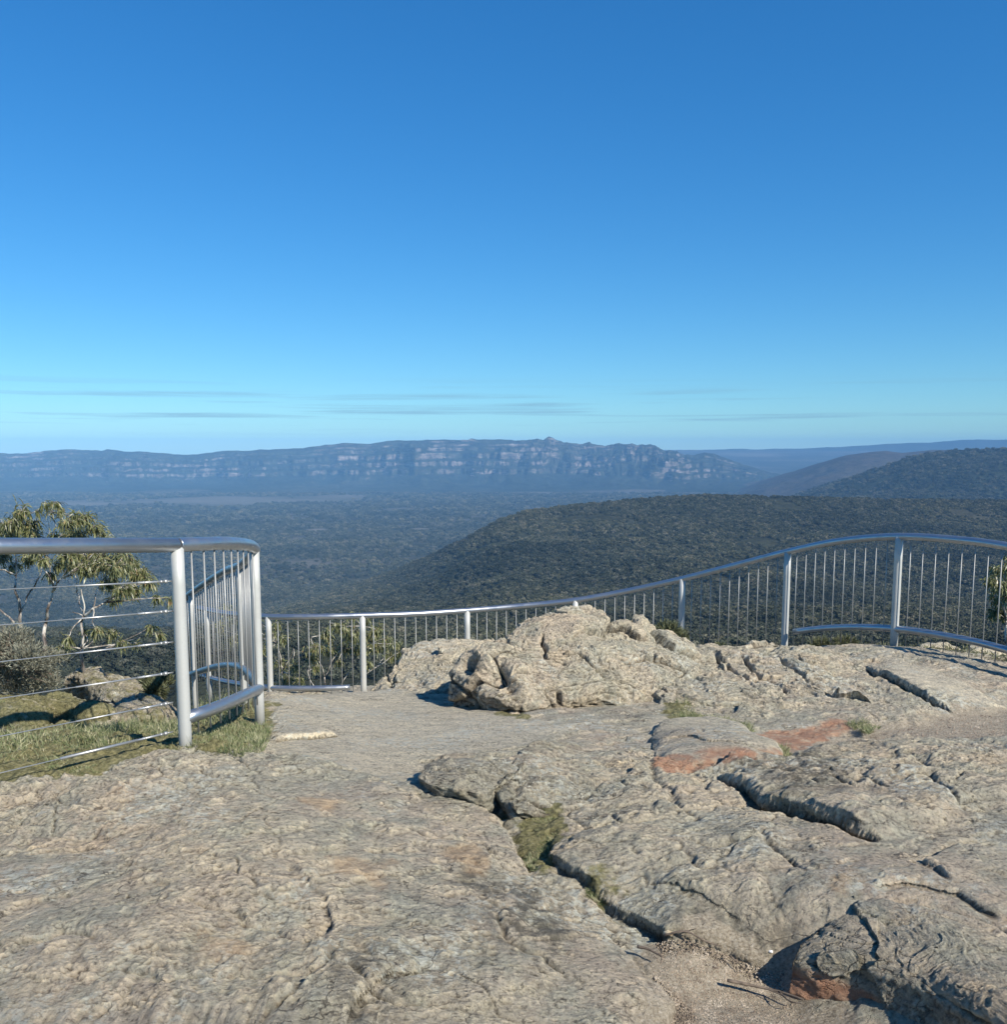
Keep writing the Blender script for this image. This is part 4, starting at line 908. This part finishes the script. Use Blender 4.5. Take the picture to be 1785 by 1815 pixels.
# height profile: talus up to .5, then benches
def prof(t_):
    z = .42 * smooth(0, .9, t_) * 1.0 + 0 * t_
    for a_, h_ in ((.50, .10), (.60, .09), (.70, .13), (.80, .09), (.90, .09), (.965, .08)): z = z + h_ * smooth(a_, a_ + .022, t_)
    return z / prof_n
prof_n = 1.0; prof_n = float(prof(np.array([1.0]))[0])
Zr = -450 + (zc[None] + 450) * prof(ts)
gull = 420 * fbm(PXm / 85, tt * 1.3 + 11 + 0 * PXm, o=4, gain=.55) + 90 * fbm(PXm / 12, tt * 6 + 0 * PXm, o=3) * smooth(.4, .6, tt)
jag = smooth(900, 980, PXm) * smooth(1260, 1180, PXm)
Zr = Zr + jag * 42 * fbm(PXm / 9, tt * 14 + 0 * PXm, o=4, gain=.6) * smooth(.45, .6, tt) * smooth(1.0, .93, tt)
Ym = 9900 + (Yc[None] - 9900) * (tt**.85) + gull * np.sin(np.pi * tt)
Xm = u_[None] * Ym
back = np.stack([Xm[-1] + 0, Ym[-1] + 2500, np.full(nc, -500.)], -1)
Vr = np.concatenate([np.stack([Xm, Ym, Zr], -1), back[None]], 0)
RANGE = forest_floor('range_rock', [(.022, .028, .02), (.03, .036, .024), (.045, .048, .034)], rocky=(.50, .80), sc_=.35)
tag(obj('mountain_range', Vr.reshape(-1, 3), grid_faces(nr + 1, nc), RANGE), 'long cliff banded sandstone range across the valley', None, None, 'structure')
FARR = [(1100,815),(1190,799),(1260,797),(1330,796),(1400,795),(1470,793),(1500,791),(1530,790),(1560,787),(1600,785),(1640,784),(1690,780),(1720,779),(1785,780),(1900,777),(2400,785)]
pxs = np.linspace(1100, 2400, 400); cp = np.interp(pxs, [c[0] for c in FARR], [c[1] for c in FARR]) - .3 * fbm(pxs / 40, pxs * 0, o=3)
zc = EYE - 21000 * np.tan(np.arctan((cp - PY0) / F) + PITCH); u_ = (pxs - CX) / F / math.cos(PITCH); tt = np.linspace(0, 1, 24)[:, None]
Ym = 18000 + 3000 * tt + 0 * pxs[None]; Zr = -460 + (zc[None] + 460) * smooth(0, 1, tt) + 20 * fbm(pxs[None] / 60, tt * 3 + 0 * pxs[None], o=3)
Vr = np.concatenate([np.stack([u_[None] * Ym, Ym, Zr], -1), np.stack([u_ * 23500, 0 * u_ + 23500, 0 * u_ - 470], -1)[None]], 0)
tag(obj('mountain_range', Vr.reshape(-1, 3), grid_faces(25, 400), DARKHILL), 'farthest blue range on the right horizon', None, None, 'structure')

# ------------------------------------------------------------------ forest canopy: instanced crowns (stuff)
def crown_proto(name, seed, mat, nq=420):
    r_ = np.random.default_rng(seed); lob = r_.normal(size=(7, 3)) * np.array([.42, .42, .22]); lob[:, 2] += .62; lr = r_.uniform(.38, .62, 7)
    k = r_.integers(0, 7, nq); v = r_.normal(size=(nq, 3)); v[:, 2] = v[:, 2] * .8 + .25; v /= np.linalg.norm(v, axis=1)[:, None]
    c = lob[k] + v * lr[k][:, None] * np.array([1, 1, .75]) * r_.uniform(.8, 1.06, (nq, 1))
    n = v + r_.normal(size=(nq, 3)) * .55; n /= np.linalg.norm(n, axis=1)[:, None]
    a_ = np.cross(n, r_.normal(size=(nq, 3))); a_ /= np.linalg.norm(a_, axis=1)[:, None]; b_ = np.cross(n, a_); s_ = r_.uniform(.07, .16, (nq, 1))
    V_ = np.stack([c - a_*s_ - b_*s_*.7, c + a_*s_ - b_*s_*.6, c + a_*s_*.8 + b_*s_*.7, c - a_*s_*.7 + b_*s_], 1).reshape(-1, 3)
    Fq = np.arange(nq * 4).reshape(-1, 4)
    me = mesh_data(name, V_, Fq, mat, False); return bpy.data.objects.new(name, me)
def crown_mat(name, cols):
    b = MB(name); oi = b.n('ShaderNodeObjectInfo'); g = b.n('ShaderNodeNewGeometry')
    c = b.ramp(oi.outputs['Random'], [(.0, cols[0]), (.4, cols[1]), (.75, cols[2]), (1., cols[3])])
    c = b.mix(1., c, b.ramp(b.noise(.0028, 5, .6, b.pos()), [(.32, (.50, .55, .6)), (.5, (1, 1, 1)), (.66, (1.4, 1.32, 1.2))]), 'MULTIPLY')
    c = b.mix(.5, c, b.ramp(g.outputs['Random Per Island'], [(0, (.55,) * 3), (1, (1.4,) * 3)]), 'MULTIPLY')
    b.set(Base_Color=c, Roughness=.9); b.p.inputs['Specular IOR Level'].default_value = .1; return b.m
CROWN = crown_mat('eucalypt_crown', [(.038, .045, .031), (.060, .067, .043), (.088, .092, .059), (.14, .134, .095)])
protos = [crown_proto('crown_clump', 5 + i, CROWN) for i in range(4)]
def horizon_table():
    Yg = np.exp(np.linspace(math.log(420), math.log(11000), 500)); U = np.linspace(-1.0, 1.0, 400)
    X = U[None] * Yg[:, None]; Y = np.repeat(Yg[:, None], 400, 1)
    z = np.maximum.reduce([np.where(Y < 3600, h_near(X, Y), -999), h_valley(X, Y), np.where((X / Y > .2) & (Y > 3600) & (Y < 9000), h2(X, Y), -999)])
    sl = (z - EYE) / Y; run = np.maximum.accumulate(sl, 0); return Yg, U, z, run
Yg, Ug, Zg, Run = horizon_table()
def forest(name, Y0, Y1, cell, rad, jitter, label, umax=.66, keep=1.0, up=.0):
    area = umax * (Y1**2 - Y0**2); n = int(area / cell * keep)
    Yp = np.sqrt(rng.uniform(Y0**2, Y1**2, n)); U = rng.uniform(-umax, umax, n); Xp = U * Yp
    i = np.clip(((np.log(Yp) - math.log(420)) / (math.log(11000) - math.log(420)) * 499), 0, 498.99); j = np.clip((U + 1) / 2 * 399, 0, 398.99)
    a_, b_ = i.astype(int), j.astype(int); fu, fv = i - a_, j - b_
    bl = lambda T: T[a_, b_]*(1-fu)*(1-fv) + T[a_+1, b_]*fu*(1-fv) + T[a_, b_+1]*(1-fu)*fv + T[a_+1, b_+1]*fu*fv
    z = bl(Zg); run = Run[a_, b_]
    sl = (z + rad * 2.2 - EYE) / Yp; m = sl > run - .0005
    m &= clearing(Xp, Yp) < .35 * rng.random(n) + .12
    gap = fbm(Xp / 240 + 3, Yp / 240, o=3); m &= gap > -.55 + .2 * rng.random(n)
    Xp, Yp, z = Xp[m], Yp[m], z[m]; n = len(Xp)
    me = bpy.data.meshes.new(name); me.vertices.add(n); me.vertices.foreach_set('co', np.stack([Xp, Yp, z - rad * .25], 1).astype(np.float32).ravel())
    s_ = rad * rng.uniform(1 - jitter, 1 + jitter, n); attr(me, 'size', s_); attr(me, 'pick', rng.integers(0, 4, n)); attr(me, 'spin', rng.uniform(0, 6.28, n))
    me.update(); o = bpy.data.objects.new(name, me); sc.collection.objects.link(o); tag(o, label, None, None, 'stuff')
    g = bpy.data.node_groups.new(name + '_scatter', 'GeometryNodeTree')
    g.interface.new_socket('Geometry', in_out='INPUT', socket_type='NodeSocketGeometry'); g.interface.new_socket('Geometry', in_out='OUTPUT', socket_type='NodeSocketGeometry')
    gi = nn(g, 'NodeGroupInput'); go = nn(g, 'NodeGroupOutput'); jn = nn(g, 'GeometryNodeJoinGeometry')
    def na(nm):
        q = nn(g, 'GeometryNodeInputNamedAttribute', data_type='FLOAT'); q.inputs['Name'].default_value = nm; return q.outputs['Attribute']
    pk, sz, spn = na('pick'), na('size'), na('spin')
    cmb = nn(g, 'ShaderNodeCombineXYZ'); g.links.new(spn, cmb.inputs['Z'])
    e2r = nn(g, 'FunctionNodeEulerToRotation'); g.links.new(cmb.outputs[0], e2r.inputs[0])
    for k_, po in enumerate(protos):
        cmpn = nn(g, 'FunctionNodeCompare', data_type='FLOAT', operation='EQUAL'); g.links.new(pk, cmpn.inputs[0]); cmpn.inputs[1].default_value = k_; cmpn.inputs['Epsilon'].default_value = .1
        inf = nn(g, 'GeometryNodeObjectInfo'); inf.inputs['Object'].default_value = po; inf.inputs['As Instance'].default_value = True
        ip = nn(g, 'GeometryNodeInstanceOnPoints'); g.links.new(gi.outputs[0], ip.inputs['Points']); g.links.new(cmpn.outputs[0], ip.inputs['Selection'])
        g.links.new(inf.outputs['Geometry'], ip.inputs['Instance']); g.links.new(e2r.outputs[0], ip.inputs['Rotation']); g.links.new(sz, ip.inputs['Scale'])
        g.links.new(ip.outputs[0], jn.inputs[0])
    g.links.new(jn.outputs[0], go.inputs[0])
    md = o.modifiers.new('scatter', 'NODES'); md.node_group = g
    print(name, n)
    return o
forest('hillside_forest', 470, 1500, 42, 4.3, .35, 'near eucalypt forest on the plateau below the lookout')
forest('plateau_forest', 1500, 3100, 75, 5.6, .35, 'eucalypt forest covering the plateau up to its edge')
forest('valley_forest', 3100, 5600, 420, 9.5, .4, 'open forest on the floor of the valley', keep=.8)
forest('distant_forest', 5600, 9500, 1500, 14, .45, 'scattered far woodland of the valley and the dark hill', keep=.8)

# ------------------------------------------------------------------ haze
hb = MB('haze_air'); hb.t.nodes.clear(); ho = hb.n('ShaderNodeOutputMaterial'); pv = hb.n('ShaderNodeVolumePrincipled')
pv.inputs['Color'].default_value = (.27, .59, 1.0, 1); pv.inputs['Density'].default_value = 4.5e-5; pv.inputs['Anisotropy'].default_value = -0.3
hb.l(pv.outputs[0], ho.inputs['Volume'])
x0, x1, y0, y1, z0, z1 = -30000, 30000, -2000, 24500, -560, 250
V = np.array([(x0,y0,z0),(x1,y0,z0),(x1,y1,z0),(x0,y1,z0),(x0,y0,z1),(x1,y0,z1),(x1,y1,z1),(x0,y1,z1)], float)
hz = obj('haze', V, [(0,3,2,1),(4,5,6,7),(0,1,5,4),(1,2,6,5),(2,3,7,6),(3,0,4,7)], hb.m, smooth_=False); tag(hz, 'blue haze filling the valley', None, None, 'stuff')
for o in sc.objects:
    if '_w' in o: del o['_w']
